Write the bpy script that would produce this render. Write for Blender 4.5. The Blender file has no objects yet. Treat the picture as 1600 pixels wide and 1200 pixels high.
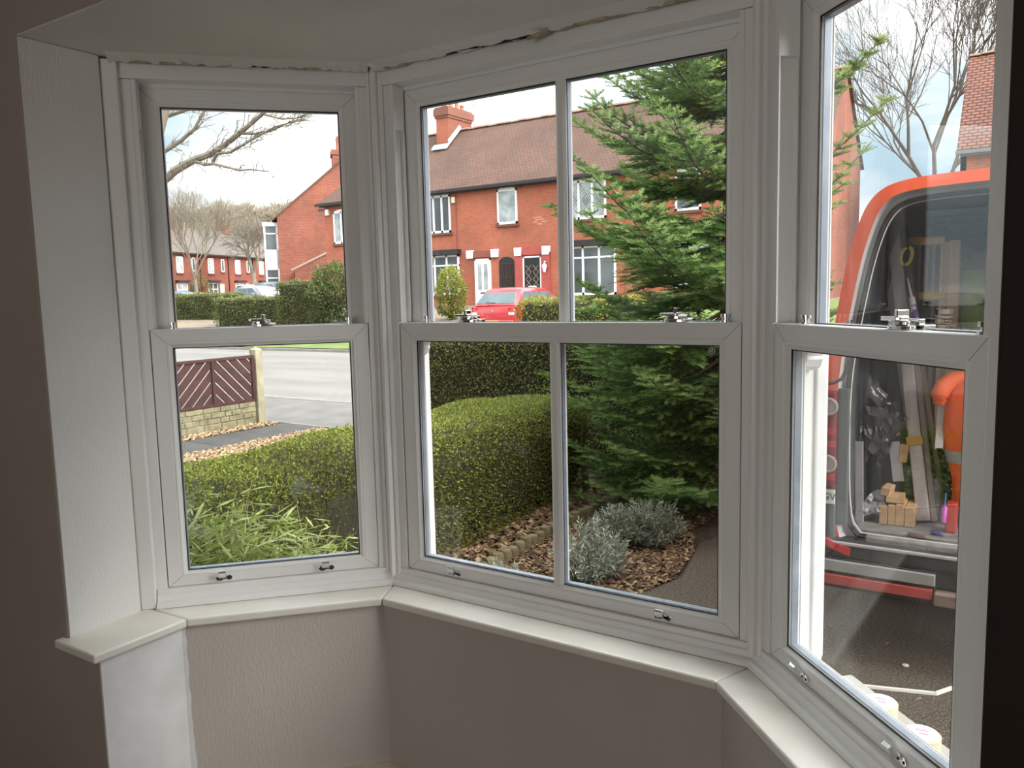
import bpy, bmesh, math, random
import numpy as np
from mathutils import Vector, Matrix

# ------------------------------------------------------------------ camera, sky, light
SC = bpy.context.scene
COL = SC.collection
EYE = 1.5
F_PX = 1253.9
CR = np.array([0.83905944, 0.54353882, -0.02334093])     # camera right
CU = np.array([-0.04074172, 0.10555965, 0.99357802])     # camera up
CF = np.array([-0.54251208, 0.83272007, -0.11071553])    # camera forward
cam_d = bpy.data.cameras.new('camera')
cam_d.sensor_fit = 'HORIZONTAL'; cam_d.sensor_width = 36.0
cam_d.lens = F_PX / 1600 * 36.0
cam_d.clip_start = 0.02; cam_d.clip_end = 600
cam = bpy.data.objects.new('camera', cam_d); COL.objects.link(cam)
cam.matrix_world = Matrix(((CR[0], CU[0], -CF[0], 0), (CR[1], CU[1], -CF[1], 0), (CR[2], CU[2], -CF[2], EYE), (0, 0, 0, 1)))
SC.camera = cam

SUN_DIR = Vector((0.95, -0.04, 0.50)).normalized()        # towards the sun
SKY = 1.05
world = bpy.data.worlds.new('overcast_sky'); SC.world = world
world.use_nodes = True
wn, wl = world.node_tree.nodes, world.node_tree.links
wn.clear()
w_out = wn.new('ShaderNodeOutputWorld'); w_bg = wn.new('ShaderNodeBackground')
w_tc = wn.new('ShaderNodeTexCoord'); w_map = wn.new('ShaderNodeMapping')
w_map.inputs['Scale'].default_value = (0.8, 0.8, 2.6)
w_no = wn.new('ShaderNodeTexNoise'); w_no.inputs['Scale'].default_value = 2.2
w_no.inputs['Detail'].default_value = 6; w_no.inputs['Roughness'].default_value = 0.55
w_ramp = wn.new('ShaderNodeValToRGB')
w_ramp.color_ramp.elements[0].position = 0.38; w_ramp.color_ramp.elements[0].color = (0.19, 0.255, 0.30, 1)
w_ramp.color_ramp.elements[1].position = 0.60; w_ramp.color_ramp.elements[1].color = (1.0, 1.0, 1.0, 1)
e_ = w_ramp.color_ramp.elements.new(0.49); e_.color = (0.36, 0.38, 0.39, 1)
w_map.inputs['Location'].default_value = (7.0, 1.3, 2.0)
wl.new(w_tc.outputs['Generated'], w_map.inputs['Vector']); wl.new(w_map.outputs['Vector'], w_no.inputs['Vector'])
wl.new(w_no.outputs['Fac'], w_ramp.inputs['Fac']); wl.new(w_ramp.outputs['Color'], w_bg.inputs['Color'])
w_sep = wn.new('ShaderNodeSeparateXYZ'); wl.new(w_tc.outputs['Generated'], w_sep.inputs[0])      # overcast sky: brighter overhead than at the horizon
w_mx = wn.new('ShaderNodeMath'); w_mx.operation = 'MAXIMUM'; w_mx.inputs[1].default_value = 0.0; wl.new(w_sep.outputs['Z'], w_mx.inputs[0])
w_st = wn.new('ShaderNodeMath'); w_st.operation = 'MULTIPLY_ADD'; w_st.inputs[1].default_value = 2.3 * SKY; w_st.inputs[2].default_value = SKY
wl.new(w_mx.outputs[0], w_st.inputs[0]); wl.new(w_st.outputs[0], w_bg.inputs['Strength'])
wl.new(w_bg.outputs['Background'], w_out.inputs['Surface'])

sun_d = bpy.data.lights.new('sun', 'SUN'); sun_d.energy = 2.5; sun_d.angle = math.radians(36)
sun_d.color = (1.0, 0.975, 0.94)
sun = bpy.data.objects.new('sun', sun_d); COL.objects.link(sun)
sun.rotation_euler = SUN_DIR.to_track_quat('Z', 'Y').to_euler(); sun.location = (10, -10, 20)

room_d = bpy.data.lights.new('room_fill', 'AREA'); room_d.shape = 'RECTANGLE'  # fill light added behind the camera to brighten the room side
room_d.size = 2.4; room_d.size_y = 1.6; room_d.energy = 13; room_d.color = (1.0, 0.94, 0.88)
room_l = bpy.data.objects.new('room_fill', room_d); COL.objects.link(room_l)
room_l.location = (-0.45, -2.92, 1.35); room_l.rotation_euler = (math.radians(90), 0, 0)

SC.view_settings.view_transform = 'Standard'; SC.view_settings.look = 'None'
SC.view_settings.exposure = 1.28; SC.view_settings.gamma = 1.0
SC.view_settings.use_curve_mapping = False
SC.cycles.transparent_max_bounces = 16
SC.cycles.max_bounces = 8

R = random.Random(7)
RN = np.random.default_rng(11)

# ------------------------------------------------------------------ helpers
def ray(px, py): return CF + (px - 800) / F_PX * CR - (py - 600) / F_PX * CU
def at(px, py, Y):                    # the point of the place seen at a pixel, at distance Y from our facade line
    d = ray(px, py); p = d * (Y / d[1]); return Vector((p[0], p[1], p[2] + EYE))
def lerp(a, b, t): return a + (b - a) * t

MATS = {}
def node_mat(name, col, rough=0.6, col2=None, scale=8.0, bump=0.0, bump_scale=None, metal=0.0, spec=0.5, detail=4.0, stretch=None, trans=None, coat=0.0, contrast=(0.35, 0.65)):
    if name in MATS: return MATS[name]
    m = bpy.data.materials.new(name); m.use_nodes = True
    n, l = m.node_tree.nodes, m.node_tree.links
    b = n['Principled BSDF']; b.inputs['Roughness'].default_value = rough; b.inputs['Metallic'].default_value = metal
    b.inputs['Specular IOR Level'].default_value = spec
    b.inputs['Coat Weight'].default_value = coat
    tc = n.new('ShaderNodeTexCoord'); mp = n.new('ShaderNodeMapping'); l.new(tc.outputs['Object'], mp.inputs['Vector'])
    if stretch: mp.inputs['Scale'].default_value = stretch
    no = n.new('ShaderNodeTexNoise'); no.inputs['Scale'].default_value = scale; no.inputs['Detail'].default_value = detail
    l.new(mp.outputs['Vector'], no.inputs['Vector'])
    rp = n.new('ShaderNodeValToRGB'); rp.color_ramp.elements[0].position = contrast[0]; rp.color_ramp.elements[1].position = contrast[1]
    c2 = col2 if col2 else tuple(min(1, c * 0.93) for c in col)
    rp.color_ramp.elements[0].color = (*c2, 1); rp.color_ramp.elements[1].color = (*col, 1)
    l.new(no.outputs['Fac'], rp.inputs['Fac']); l.new(rp.outputs['Color'], b.inputs['Base Color'])
    if bump:
        n2 = n.new('ShaderNodeTexNoise'); n2.inputs['Scale'].default_value = bump_scale or scale * 4; n2.inputs['Detail'].default_value = 3
        l.new(mp.outputs['Vector'], n2.inputs['Vector'])
        bp = n.new('ShaderNodeBump'); bp.inputs['Strength'].default_value = bump; bp.inputs['Distance'].default_value = 0.01
        l.new(n2.outputs['Fac'], bp.inputs['Height']); l.new(bp.outputs['Normal'], b.inputs['Normal'])
    MATS[name] = m; return m

def leaf_mat(name, c0, c1, c2, rough=0.55, transl=0.35):
    if name in MATS: return MATS[name]
    m = bpy.data.materials.new(name); m.use_nodes = True
    n, l = m.node_tree.nodes, m.node_tree.links
    b = n['Principled BSDF']; b.inputs['Roughness'].default_value = rough; b.inputs['Specular IOR Level'].default_value = 0.3
    a = n.new('ShaderNodeAttribute'); a.attribute_name = 'tint'
    rp = n.new('ShaderNodeValToRGB'); rp.color_ramp.elements[0].position = 0.0; rp.color_ramp.elements[1].position = 1.0
    rp.color_ramp.elements[0].color = (*c0, 1); rp.color_ramp.elements[1].color = (*c2, 1)
    e = rp.color_ramp.elements.new(0.55); e.color = (*c1, 1)
    l.new(a.outputs['Fac'], rp.inputs['Fac']); l.new(rp.outputs['Color'], b.inputs['Base Color'])
    tr = n.new('ShaderNodeBsdfTranslucent'); l.new(rp.outputs['Color'], tr.inputs['Color'])
    mx = n.new('ShaderNodeMixShader'); mx.inputs['Fac'].default_value = transl
    l.new(b.outputs['BSDF'], mx.inputs[1]); l.new(tr.outputs['BSDF'], mx.inputs[2])
    l.new(mx.outputs['Shader'], n['Material Output'].inputs['Surface'])
    MATS[name] = m; return m

def brick_mat(name, axis, c1, c2, mortar, sx=0.225, sz=0.075, msize=0.010, patch=None):
    """brickwork on a wall: axis 'x' runs along the street, 'y' across it"""
    m = bpy.data.materials.new(name); m.use_nodes = True
    n, l = m.node_tree.nodes, m.node_tree.links
    b = n['Principled BSDF']; b.inputs['Roughness'].default_value = 0.9
    g = n.new('ShaderNodeNewGeometry'); sp = n.new('ShaderNodeSeparateXYZ'); l.new(g.outputs['Position'], sp.inputs[0])
    cb = n.new('ShaderNodeCombineXYZ'); l.new(sp.outputs['X' if axis == 'x' else 'Y'], cb.inputs[0]); l.new(sp.outputs['Z'], cb.inputs[1])
    bt = n.new('ShaderNodeTexBrick'); l.new(cb.outputs[0], bt.inputs['Vector'])
    bt.inputs['Scale'].default_value = 1.0; bt.inputs['Brick Width'].default_value = sx; bt.inputs['Row Height'].default_value = sz
    bt.inputs['Mortar Size'].default_value = msize; bt.inputs['Mortar Smooth'].default_value = 0.3
    bt.inputs['Color1'].default_value = (*c1, 1); bt.inputs['Color2'].default_value = (*c2, 1); bt.inputs['Mortar'].default_value = (*mortar, 1)
    no = n.new('ShaderNodeTexNoise'); no.inputs['Scale'].default_value = 0.7; no.inputs['Detail'].default_value = 5
    l.new(g.outputs['Position'], no.inputs['Vector'])
    rp = n.new('ShaderNodeValToRGB'); rp.color_ramp.elements[0].position = 0.3; rp.color_ramp.elements[1].position = 0.7
    rp.color_ramp.elements[0].color = (0.80, 0.80, 0.80, 1); rp.color_ramp.elements[1].color = (1.12, 1.08, 1.05, 1)
    l.new(no.outputs['Fac'], rp.inputs['Fac'])
    mu = n.new('ShaderNodeMix'); mu.data_type = 'RGBA'; mu.blend_type = 'MULTIPLY'; mu.inputs[0].default_value = 1.0
    l.new(bt.outputs['Color'], mu.inputs[6]); l.new(rp.outputs['Color'], mu.inputs[7]); l.new(mu.outputs[2], b.inputs['Base Color'])
    MATS[name] = m; return m

def glass_mat(name, rough=0.0, smear=0.0, seed=0.0, tint=(0.985, 0.995, 0.99)):
    m = bpy.data.materials.new(name); m.use_nodes = True
    n, l = m.node_tree.nodes, m.node_tree.links
    n.remove(n['Principled BSDF'])
    tr = n.new('ShaderNodeBsdfTransparent'); tr.inputs['Color'].default_value = (*tint, 1)
    gl = n.new('ShaderNodeBsdfGlossy'); gl.inputs['Roughness'].default_value = rough
    lw = n.new('ShaderNodeLayerWeight'); lw.inputs['Blend'].default_value = 0.5
    pw = n.new('ShaderNodeMath'); pw.operation = 'POWER'; pw.inputs[1].default_value = 5.0; l.new(lw.outputs['Facing'], pw.inputs[0])
    fr = n.new('ShaderNodeMath'); fr.operation = 'MULTIPLY_ADD'; fr.inputs[1].default_value = 0.95; fr.inputs[2].default_value = 0.070; l.new(pw.outputs[0], fr.inputs[0])
    mx = n.new('ShaderNodeMixShader'); l.new(fr.outputs[0], mx.inputs[0]); l.new(tr.outputs[0], mx.inputs[1]); l.new(gl.outputs[0], mx.inputs[2])
    last = mx
    if smear:                                              # finger marks and dust left on the new glass
        tc = n.new('ShaderNodeTexCoord'); mp = n.new('ShaderNodeMapping'); mp.inputs['Location'].default_value = (seed, seed * 1.7, seed * 0.6)
        l.new(tc.outputs['Object'], mp.inputs[0])
        no = n.new('ShaderNodeTexNoise'); no.inputs['Scale'].default_value = 5.0; no.inputs['Detail'].default_value = 5; no.inputs['Distortion'].default_value = 0.6
        l.new(mp.outputs[0], no.inputs['Vector'])
        rp = n.new('ShaderNodeValToRGB'); rp.color_ramp.elements[0].position = 0.60; rp.color_ramp.elements[0].color = (0, 0, 0, 1)
        rp.color_ramp.elements[1].position = 0.78; rp.color_ramp.elements[1].color = (smear, smear, smear, 1)
        l.new(no.outputs['Fac'], rp.inputs[0])
        df = n.new('ShaderNodeBsdfTranslucent'); df.inputs['Color'].default_value = (0.8, 0.82, 0.82, 1)
        m2 = n.new('ShaderNodeMixShader'); l.new(rp.outputs['Color'], m2.inputs[0]); l.new(mx.outputs[0], m2.inputs[1]); l.new(df.outputs[0], m2.inputs[2]); last = m2
    l.new(last.outputs[0], n['Material Output'].inputs['Surface'])
    MATS[name] = m; return m

class MB:
    """collects shapes into ONE mesh"""
    def __init__(s, xf=None): s.v = []; s.f = []; s.xf = xf
    def add(s, vs, fs):
        o = len(s.v)
        s.v += [tuple(s.xf(*p)) if s.xf else tuple(p) for p in vs]
        s.f += [tuple(i + o for i in f) for f in fs]; return s
    def box(s, x0, x1, y0, y1, z0, z1):
        return s.add([(x0, y0, z0), (x1, y0, z0), (x1, y1, z0), (x0, y1, z0), (x0, y0, z1), (x1, y0, z1), (x1, y1, z1), (x0, y1, z1)],
                     [(0, 3, 2, 1), (4, 5, 6, 7), (0, 1, 5, 4), (1, 2, 6, 5), (2, 3, 7, 6), (3, 0, 4, 7)])
    def beam(s, p, q, w, h, up=(0, 0, 1)):                 # rectangular bar from p to q
        p, q = Vector(p), Vector(q); d = (q - p).normalized(); u = Vector(up)
        sd = d.cross(u)
        if sd.length < 1e-4: sd = d.cross(Vector((1, 0, 0)))
        sd.normalize(); u = sd.cross(d).normalized(); a, b = sd * w / 2, u * h / 2
        vs = [p - a - b, p + a - b, p + a + b, p - a + b, q - a - b, q + a - b, q + a + b, q - a + b]
        return s.add(vs, [(0, 1, 2, 3), (7, 6, 5, 4), (0, 4, 5, 1), (1, 5, 6, 2), (2, 6, 7, 3), (3, 7, 4, 0)])
    def tube(s, pts, rad, k=6, cap=True):
        pts = [Vector(p) for p in pts]; n = len(pts)
        if not hasattr(rad, '__len__'): rad = [rad] * n
        vs = []; ref = None
        for i, p in enumerate(pts):
            d = (pts[min(i + 1, n - 1)] - pts[max(i - 1, 0)])
            d = d.normalized() if d.length > 1e-9 else Vector((0, 0, 1))
            if ref is None: ref = Vector((0, 0, 1)) if abs(d.z) < 0.9 else Vector((1, 0, 0))
            a = d.cross(ref); a = a.normalized() if a.length > 1e-6 else d.orthogonal().normalized()
            b = d.cross(a).normalized(); ref = -b if False else ref
            for j in range(k):
                t = 2 * math.pi * j / k; vs.append(p + (a * math.cos(t) + b * math.sin(t)) * rad[i])
        fs = [(i * k + j, i * k + (j + 1) % k, (i + 1) * k + (j + 1) % k, (i + 1) * k + j) for i in range(n - 1) for j in range(k)]
        if cap: fs += [tuple(range(k - 1, -1, -1)), tuple((n - 1) * k + j for j in range(k))]
        return s.add(vs, fs)
    def prism(s, poly, a, b, axis='z'):                    # poly 2-D, extruded from a to b along axis
        n = len(poly)
        mk = {'z': lambda p, t: (p[0], p[1], t), 'y': lambda p, t: (p[0], t, p[1]), 'x': lambda p, t: (t, p[0], p[1])}[axis]
        return s.add([mk(p, a) for p in poly] + [mk(p, b) for p in poly],
                     [tuple(range(n - 1, -1, -1)), tuple(range(n, 2 * n))] + [(i, (i + 1) % n, n + (i + 1) % n, n + i) for i in range(n)])
    def lathe(s, prof, c=(0, 0, 0), k=16, axis='z'):       # prof [(r, h)]
        vs = []; c = Vector(c)
        for r, h in prof:
            for j in range(k):
                t = 2 * math.pi * j / k; x, y = r * math.cos(t), r * math.sin(t)
                vs.append(c + Vector({'z': (x, y, h), 'y': (x, h, y), 'x': (h, x, y)}[axis]))
        n = len(prof)
        fs = [(i * k + j, i * k + (j + 1) % k, (i + 1) * k + (j + 1) % k, (i + 1) * k + j) for i in range(n - 1) for j in range(k)]
        fs += [tuple(range(k - 1, -1, -1)), tuple((n - 1) * k + j for j in range(k))]
        return s.add(vs, fs)
    def quad(s, a, b, c, d): return s.add([a, b, c, d], [(0, 1, 2, 3)])
    def loft(s, rings, closed=True, caps=True):
        k = len(rings[0]); n = len(rings)
        vs = [p for r in rings for p in r]
        m = k if closed else k - 1
        fs = [(i * k + j, i * k + (j + 1) % k, (i + 1) * k + (j + 1) % k, (i + 1) * k + j) for i in range(n - 1) for j in range(m)]
        if caps: fs += [tuple(range(k - 1, -1, -1)), tuple((n - 1) * k + j for j in range(k))]
        return s.add(vs, fs)
    def rectframe(s, s0, s1, z0, z1, prof, sc=(1, 1, 1, 1)):
        """profile (inset, depth) swept round a rectangle with mitred corners; sc scales the inset on left, right, bottom, top"""
        rings = []
        for (sa, za, ks, kz) in ((s0, z0, sc[0], sc[2]), (s1, z0, -sc[1], sc[2]), (s1, z1, -sc[1], -sc[3]), (s0, z1, sc[0], -sc[3])):
            rings.append([(sa + d * ks, n, za + d * kz) for d, n in prof])
        k = len(prof); vs = [p for r in rings for p in r]
        fs = [(i * k + j, i * k + (j + 1) % k, ((i + 1) % 4) * k + (j + 1) % k, ((i + 1) % 4) * k + j) for i in range(4) for j in range(k)]
        return s.add(vs, fs)
    def build(s, name, mat, parent=None, smooth=False, bevel=0.0, seg=2):
        me = bpy.data.meshes.new(name); me.from_pydata(s.v, [], s.f); me.update()
        bm = bmesh.new(); bm.from_mesh(me)
        if bevel:
            es = [e for e in bm.edges if len(e.link_faces) == 2 and e.calc_face_angle(0) > 0.5]
            bmesh.ops.bevel(bm, geom=es, offset=bevel, segments=seg, affect='EDGES', profile=0.5, clamp_overlap=True)
        bmesh.ops.recalc_face_normals(bm, faces=bm.faces)
        bm.to_mesh(me); bm.free()
        if smooth:
            me.polygons.foreach_set('use_smooth', [True] * len(me.polygons))
            try: me.set_sharp_from_angle(angle=math.radians(40))
            except Exception: pass
        me.materials.append(mat if not isinstance(mat, str) else MATS[mat])
        o = bpy.data.objects.new(name, me); COL.objects.link(o)
        if parent is not None: o.parent = parent
        return o

def tag(o, label=None, cat=None, group=None, kind=None):
    if label: o['label'] = label
    if cat: o['category'] = cat
    if group: o['group'] = group
    if kind: o['kind'] = kind
    return o
def empty(name, loc=(0, 0, 0)):
    o = bpy.data.objects.new(name, None); COL.objects.link(o); o.empty_display_size = 0.1
    o.location = loc; return o
def settle(root):                       # parts are built in world coordinates: keep them where they stand
    bpy.context.view_layer.update()
    inv = root.matrix_world.inverted()
    for c in root.children: c.matrix_parent_inverse = inv
    return root
def S(o, label=None):
    o['kind'] = 'structure'
    if label: o['label'] = label
    return o

def np_mesh(name, V, Fq, mat, parent=None, tint=None, kind=None, nv=4, smooth=False):
    """V (n*nv,3) vertices, one face for each nv of them; tint one value for each face"""
    me = bpy.data.meshes.new(name); n = len(V) // nv
    me.vertices.add(len(V)); me.vertices.foreach_set('co', np.asarray(V, np.float32).ravel())
    me.loops.add(n * nv); me.loops.foreach_set('vertex_index', np.arange(n * nv, dtype=np.int32))
    me.polygons.add(n); me.polygons.foreach_set('loop_start', np.arange(0, n * nv, nv, dtype=np.int32))
    me.update(calc_edges=True)
    if tint is not None:
        at_ = me.attributes.new('tint', 'FLOAT', 'POINT'); at_.data.foreach_set('value', np.repeat(np.asarray(tint, np.float32), nv))
    me.materials.append(mat)
    o = bpy.data.objects.new(name, me); COL.objects.link(o)
    if parent is not None: o.parent = parent
    if kind: o['kind'] = kind
    return o
def unit(a): return a / np.maximum(np.linalg.norm(a, axis=1, keepdims=True), 1e-9)
def leaf_quads(P, N, length, width, rnd=0.9, rng=RN):
    """rhombic leaves at P, pointing roughly along N"""
    n = len(P); d = unit(N + rng.normal(0, rnd, (n, 3)))
    a = unit(np.cross(d, rng.normal(0, 1, (n, 3))))
    L = (length * rng.uniform(0.65, 1.3, n))[:, None]; W = (width * rng.uniform(0.7, 1.25, n))[:, None]
    V = np.empty((n, 4, 3)); V[:, 0] = P; V[:, 1] = P + d * L * 0.5 + a * W * 0.5; V[:, 2] = P + d * L; V[:, 3] = P + d * L * 0.5 - a * W * 0.5
    return V.reshape(-1, 3)

def zg(y):                               # lie of the land: the street rises a little away from us
    pts = [(-50, 0), (8, 0), (24, 0.32), (27, 0.60), (32, 1.02), (60, 1.7), (130, 6), (400, 8)]
    for (a, za), (b, zb) in zip(pts, pts[1:]):
        if y <= b: return lerp(za, zb, (y - a) / (b - a))
    return 8

# ------------------------------------------------------------------ materials
UPVC = node_mat('white_upvc', (0.83, 0.825, 0.81), 0.32, (0.80, 0.795, 0.78), 3.0)
UPVC_IN = node_mat('white_upvc_liner', (0.80, 0.80, 0.80), 0.4, (0.74, 0.74, 0.74), 6.0)
GASKET = node_mat('black_gasket', (0.012, 0.012, 0.014), 0.6)
SPACER = node_mat('grey_spacer_bar', (0.34, 0.38, 0.45), 0.35, (0.28, 0.32, 0.38), 20, metal=0.3)
JOINT = node_mat('joint_line', (0.28, 0.26, 0.24), 0.8)
CHROME = node_mat('chrome', (0.86, 0.85, 0.83), 0.16, (0.74, 0.73, 0.71), 30, metal=1.0)
DARKHOLE = node_mat('dark_gap', (0.010, 0.009, 0.008), 0.9)
GLASS_L = glass_mat('glass_smudged', smear=0.10, seed=3.3)
GLASS_C = glass_mat('glass_clear', smear=0.02, seed=9.1)
GLASS_R = glass_mat('glass_dusty', smear=0.04, seed=5.2)
STONE = node_mat('cream_sill_board', (0.86, 0.83, 0.76), 0.22, (0.80, 0.76, 0.68), 5.0, coat=0.3)
PLASTER = node_mat('ceiling_plaster', (0.74, 0.72, 0.68), 0.9, (0.68, 0.66, 0.62), 2.0, bump=0.15, bump_scale=60)
FOAM = node_mat('torn_plaster_edge', (0.55, 0.44, 0.30), 0.95, (0.36, 0.29, 0.20), 40, bump=0.8, bump_scale=120)
BACKLIT = node_mat('backlit_wall_shade', (0.020, 0.008, 0.004), 0.8, (0.014, 0.006, 0.003), 6)  # right room wall seen against the light: its shade is put into this colour
WOODTRIM = node_mat('skirting_paint', (0.60, 0.52, 0.43), 0.4, (0.5, 0.42, 0.34), 9)
CARPET = node_mat('floor_boards', (0.25, 0.18, 0.12), 0.7, (0.16, 0.11, 0.07), 6, stretch=(1, 8, 1))

def wallpaper(name, col, col2, patch=False):
    m = bpy.data.materials.new(name); m.use_nodes = True
    n, l = m.node_tree.nodes, m.node_tree.links
    b = n['Principled BSDF']; b.inputs['Roughness'].default_value = 0.85; b.inputs['Specular IOR Level'].default_value = 0.25
    tc = n.new('ShaderNodeTexCoord'); mp = n.new('ShaderNodeMapping'); mp.inputs['Scale'].default_value = (1, 1, 0.28)
    l.new(tc.outputs['Object'], mp.inputs[0])
    n1 = n.new('ShaderNodeTexNoise'); n1.inputs['Scale'].default_value = 190; n1.inputs['Detail'].default_value = 3; l.new(mp.outputs[0], n1.inputs['Vector'])
    n2 = n.new('ShaderNodeTexNoise'); n2.inputs['Scale'].default_value = 2.2; n2.inputs['Detail'].default_value = 4; l.new(tc.outputs['Object'], n2.inputs['Vector'])
    rp = n.new('ShaderNodeValToRGB'); rp.color_ramp.elements[0].position = 0.3; rp.color_ramp.elements[1].position = 0.7
    rp.color_ramp.elements[0].color = (*col2, 1); rp.color_ramp.elements[1].color = (*col, 1); l.new(n2.outputs['Fac'], rp.inputs[0])
    l.new(rp.outputs[0], b.inputs['Base Color'])
    bp = n.new('ShaderNodeBump'); bp.inputs['Strength'].default_value = 0.55; bp.inputs['Distance'].default_value = 0.004
    l.new(n1.outputs['Fac'], bp.inputs['Height']); l.new(bp.outputs[0], b.inputs['Normal'])
    MATS[name] = m; return m
KERB0 = node_mat('outer_sill_stone', (0.45, 0.43, 0.40), 0.9, (0.36, 0.34, 0.31), 10)
PAPER = wallpaper('woven_wallpaper', (0.56, 0.51, 0.465), (0.51, 0.465, 0.42))
PAPER_W = wallpaper('white_wallpaper', (0.80, 0.79, 0.77), (0.75, 0.74, 0.72))
ROOMW = node_mat('room_wall_paint', (0.37, 0.32, 0.28), 0.9, (0.33, 0.285, 0.25), 1.5, bump=0.1, bump_scale=80)
NEWPLASTER = node_mat('fresh_white_plaster', (0.82, 0.82, 0.82), 0.9, (0.72, 0.71, 0.70), 7, bump=0.12, bump_scale=30)

# ------------------------------------------------------------------ bay geometry
WIN = {'L': ((-2.1705, 1.3959), (-1.7341, 1.8516)), 'C': ((-1.6407, 1.8919), (-0.5800, 1.8919)), 'R': ((-0.4910, 1.8467), (-0.0539, 1.3904))}
def basis(k):
    a, b = Vector(WIN[k][0]), Vector(WIN[k][1]); t = (b - a).normalized(); return a, t, Vector((-t.y, t.x)), (b - a).length
def frame_xf(k):
    a, t, n, L = basis(k)
    return lambda s, d, z: (a.x + t.x * s + n.x * d, a.y + t.y * s + n.y * d, z)
def line_hit(p, d, q, e):
    den = d.x * e.y - d.y * e.x; u = ((q.x - p.x) * e.y - (q.y - p.y) * e.x) / den; return p + d * u
def bayline(off, s_l=-0.075, s_r=0.075):
    """polyline along the bay, off = distance outwards from the sash faces; ends beyond the outer sashes"""
    aL, tL, nL, LL = basis('L'); aC, tC, nC, LC = basis('C'); aR, tR, nR, LR = basis('R')
    p0 = aL + nL * off + tL * s_l; p3 = aR + nR * off + tR * (LR + s_r)
    A = line_hit(aL + nL * off, tL, aC + nC * off, tC); B = line_hit(aC + nC * off, tC, aR + nR * off, tR)
    return [p0, A, B, p3]
Z_B, Z_R, Z_T, Z_CEIL = 0.6416, 1.4216, 2.125, 2.172
SILL_T, SILL_B = 0.588, 0.563
FLOOR = -0.055
WALL_Y = 1.105
RX0, RX1 = -2.20, -0.034                     # sides of the opening between room and bay

# ------------------------------------------------------------------ room shell
S(MB().box(-4.2, 2.2, -3.0, 2.1, FLOOR - 0.1, FLOOR).build('floor', CARPET))
S(MB().box(-4.2, 2.2, -3.0, WALL_Y, 2.50, 2.60).build('ceiling', PLASTER))
S(MB().box(-4.3, -4.2, -3.0, 1.4, FLOOR, 2.6).build('wall_side', ROOMW))
S(MB().box(2.2, 2.3, -3.0, 1.4, FLOOR, 2.6).build('wall_far_side', ROOMW))
S(MB().box(-4.3, 2.3, -3.15, -3.0, FLOOR, 2.6).build('wall_back', ROOMW))
wl_ = MB()
wl_.prism([(-4.2, WALL_Y), (RX0, WALL_Y), (RX0, 1.325), (-2.255, 1.36), (-2.42, 1.36), (-2.42, 1.5), (-4.2, 1.5)], FLOOR, 2.60)
S(wl_.build('wall_left', ROOMW, bevel=0.006))
S(MB().box(RX1, 2.2, WALL_Y, 1.5, FLOOR, 2.6).build('wall_right', BACKLIT, bevel=0.004))
S(MB().box(RX0 - 0.01, RX1 + 0.01, WALL_Y, 1.25, Z_CEIL + 0.014, 2.6).build('wall_lintel', ROOMW, bevel=0.004))
fill_frame = MB(lambda x, d, z: (x, -3.0 + d, z)).rectframe(-1.72, 0.82, 0.48, 2.22, [(0, 0), (0, .05), (.07, .05), (.07, 0)]).box(-.48, -.42, 0.0, .05, .55, 2.15).build('fill_light_frame', UPVC)      # frame added round the fill light, behind the camera
S(fill_frame, 'white frame added round the fill light behind the camera')
# textured reveal beside the left window
S(MB().prism([(RX0 - 0.002, WALL_Y + 0.004), (RX0 + 0.003, WALL_Y + 0.004), (RX0 + 0.003, 1.318), (-2.245, 1.352), (-2.252, 1.345), (RX0 - 0.002, 1.31)], SILL_T, Z_CEIL + 0.01).build('wall_reveal', PAPER_W))
# bay ceiling
bl = bayline(0.10)
S(MB().prism([(RX0 - 0.05, WALL_Y + 0.002), (RX1 + 0.05, WALL_Y + 0.002), (bl[3].x + .1, bl[3].y), (bl[2].x, bl[2].y), (bl[1].x, bl[1].y), (bl[0].x - .1, bl[0].y)], Z_CEIL + 0.012, Z_CEIL + 0.10).build('ceiling_bay', PLASTER, bevel=0.004))
# ragged plaster lip where the old frame came out
def ragged(k, s0, s1, name):
    a, t, n, L = basis(k); xf = frame_xf(k); mb = MB(xf); N = 46; rr = random.Random(ord(k))
    ring0, rings = None, []
    for i in range(N + 1):
        s = lerp(s0, s1, i / N); o = rr.uniform(-0.006, 0.010); h = rr.uniform(0.0, 0.006)
        rings.append([(s, -0.075, Z_CEIL + 0.013), (s, -0.050 + o, Z_CEIL + 0.004 - h * .3), (s, -0.028 + o, Z_CEIL - h), (s, -0.026 + o, Z_CEIL + 0.012)])
    mb.loft(rings); return mb.build(name, PLASTER)
rag = [ragged('L', -0.05, 0.66, 'plaster_lip'), ragged('C', -0.03, 1.09, 'plaster_lip'), ragged('R', -0.02, 0.68, 'plaster_lip')]
for i, o in enumerate(rag): S(o)
def torn(k, s0, s1, seed, w=0.012):
    xf = frame_xf(k); mb = MB(xf); N = 26; rr = random.Random(seed); rings = []
    for i in range(N + 1):
        s = lerp(s0, s1, i / N); e = w * math.sin(math.pi * min(1, i / 3, (N - i) / 3) / 2 + 0.01) * rr.uniform(0.6, 1.15)
        rings.append([(s, -0.022, Z_CEIL + 0.004), (s, -0.030 - e * .8, Z_CEIL + 0.001), (s, -0.027 - e * .3, Z_CEIL - e * 0.75), (s, -0.021, Z_CEIL - e * 0.6)])
    mb.loft(rings); return mb.build('torn_plaster', FOAM)
for i, (k, a_, b_, sd) in enumerate((('L', -0.03, 0.29, 1), ('L', 0.43, 0.56, 2), ('C', 0.0, 0.10, 3), ('C', 0.545, 0.80, 4), ('C', 0.82, 1.05, 5))):
    S(torn(k, a_, b_, sd, 0.006))
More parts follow.
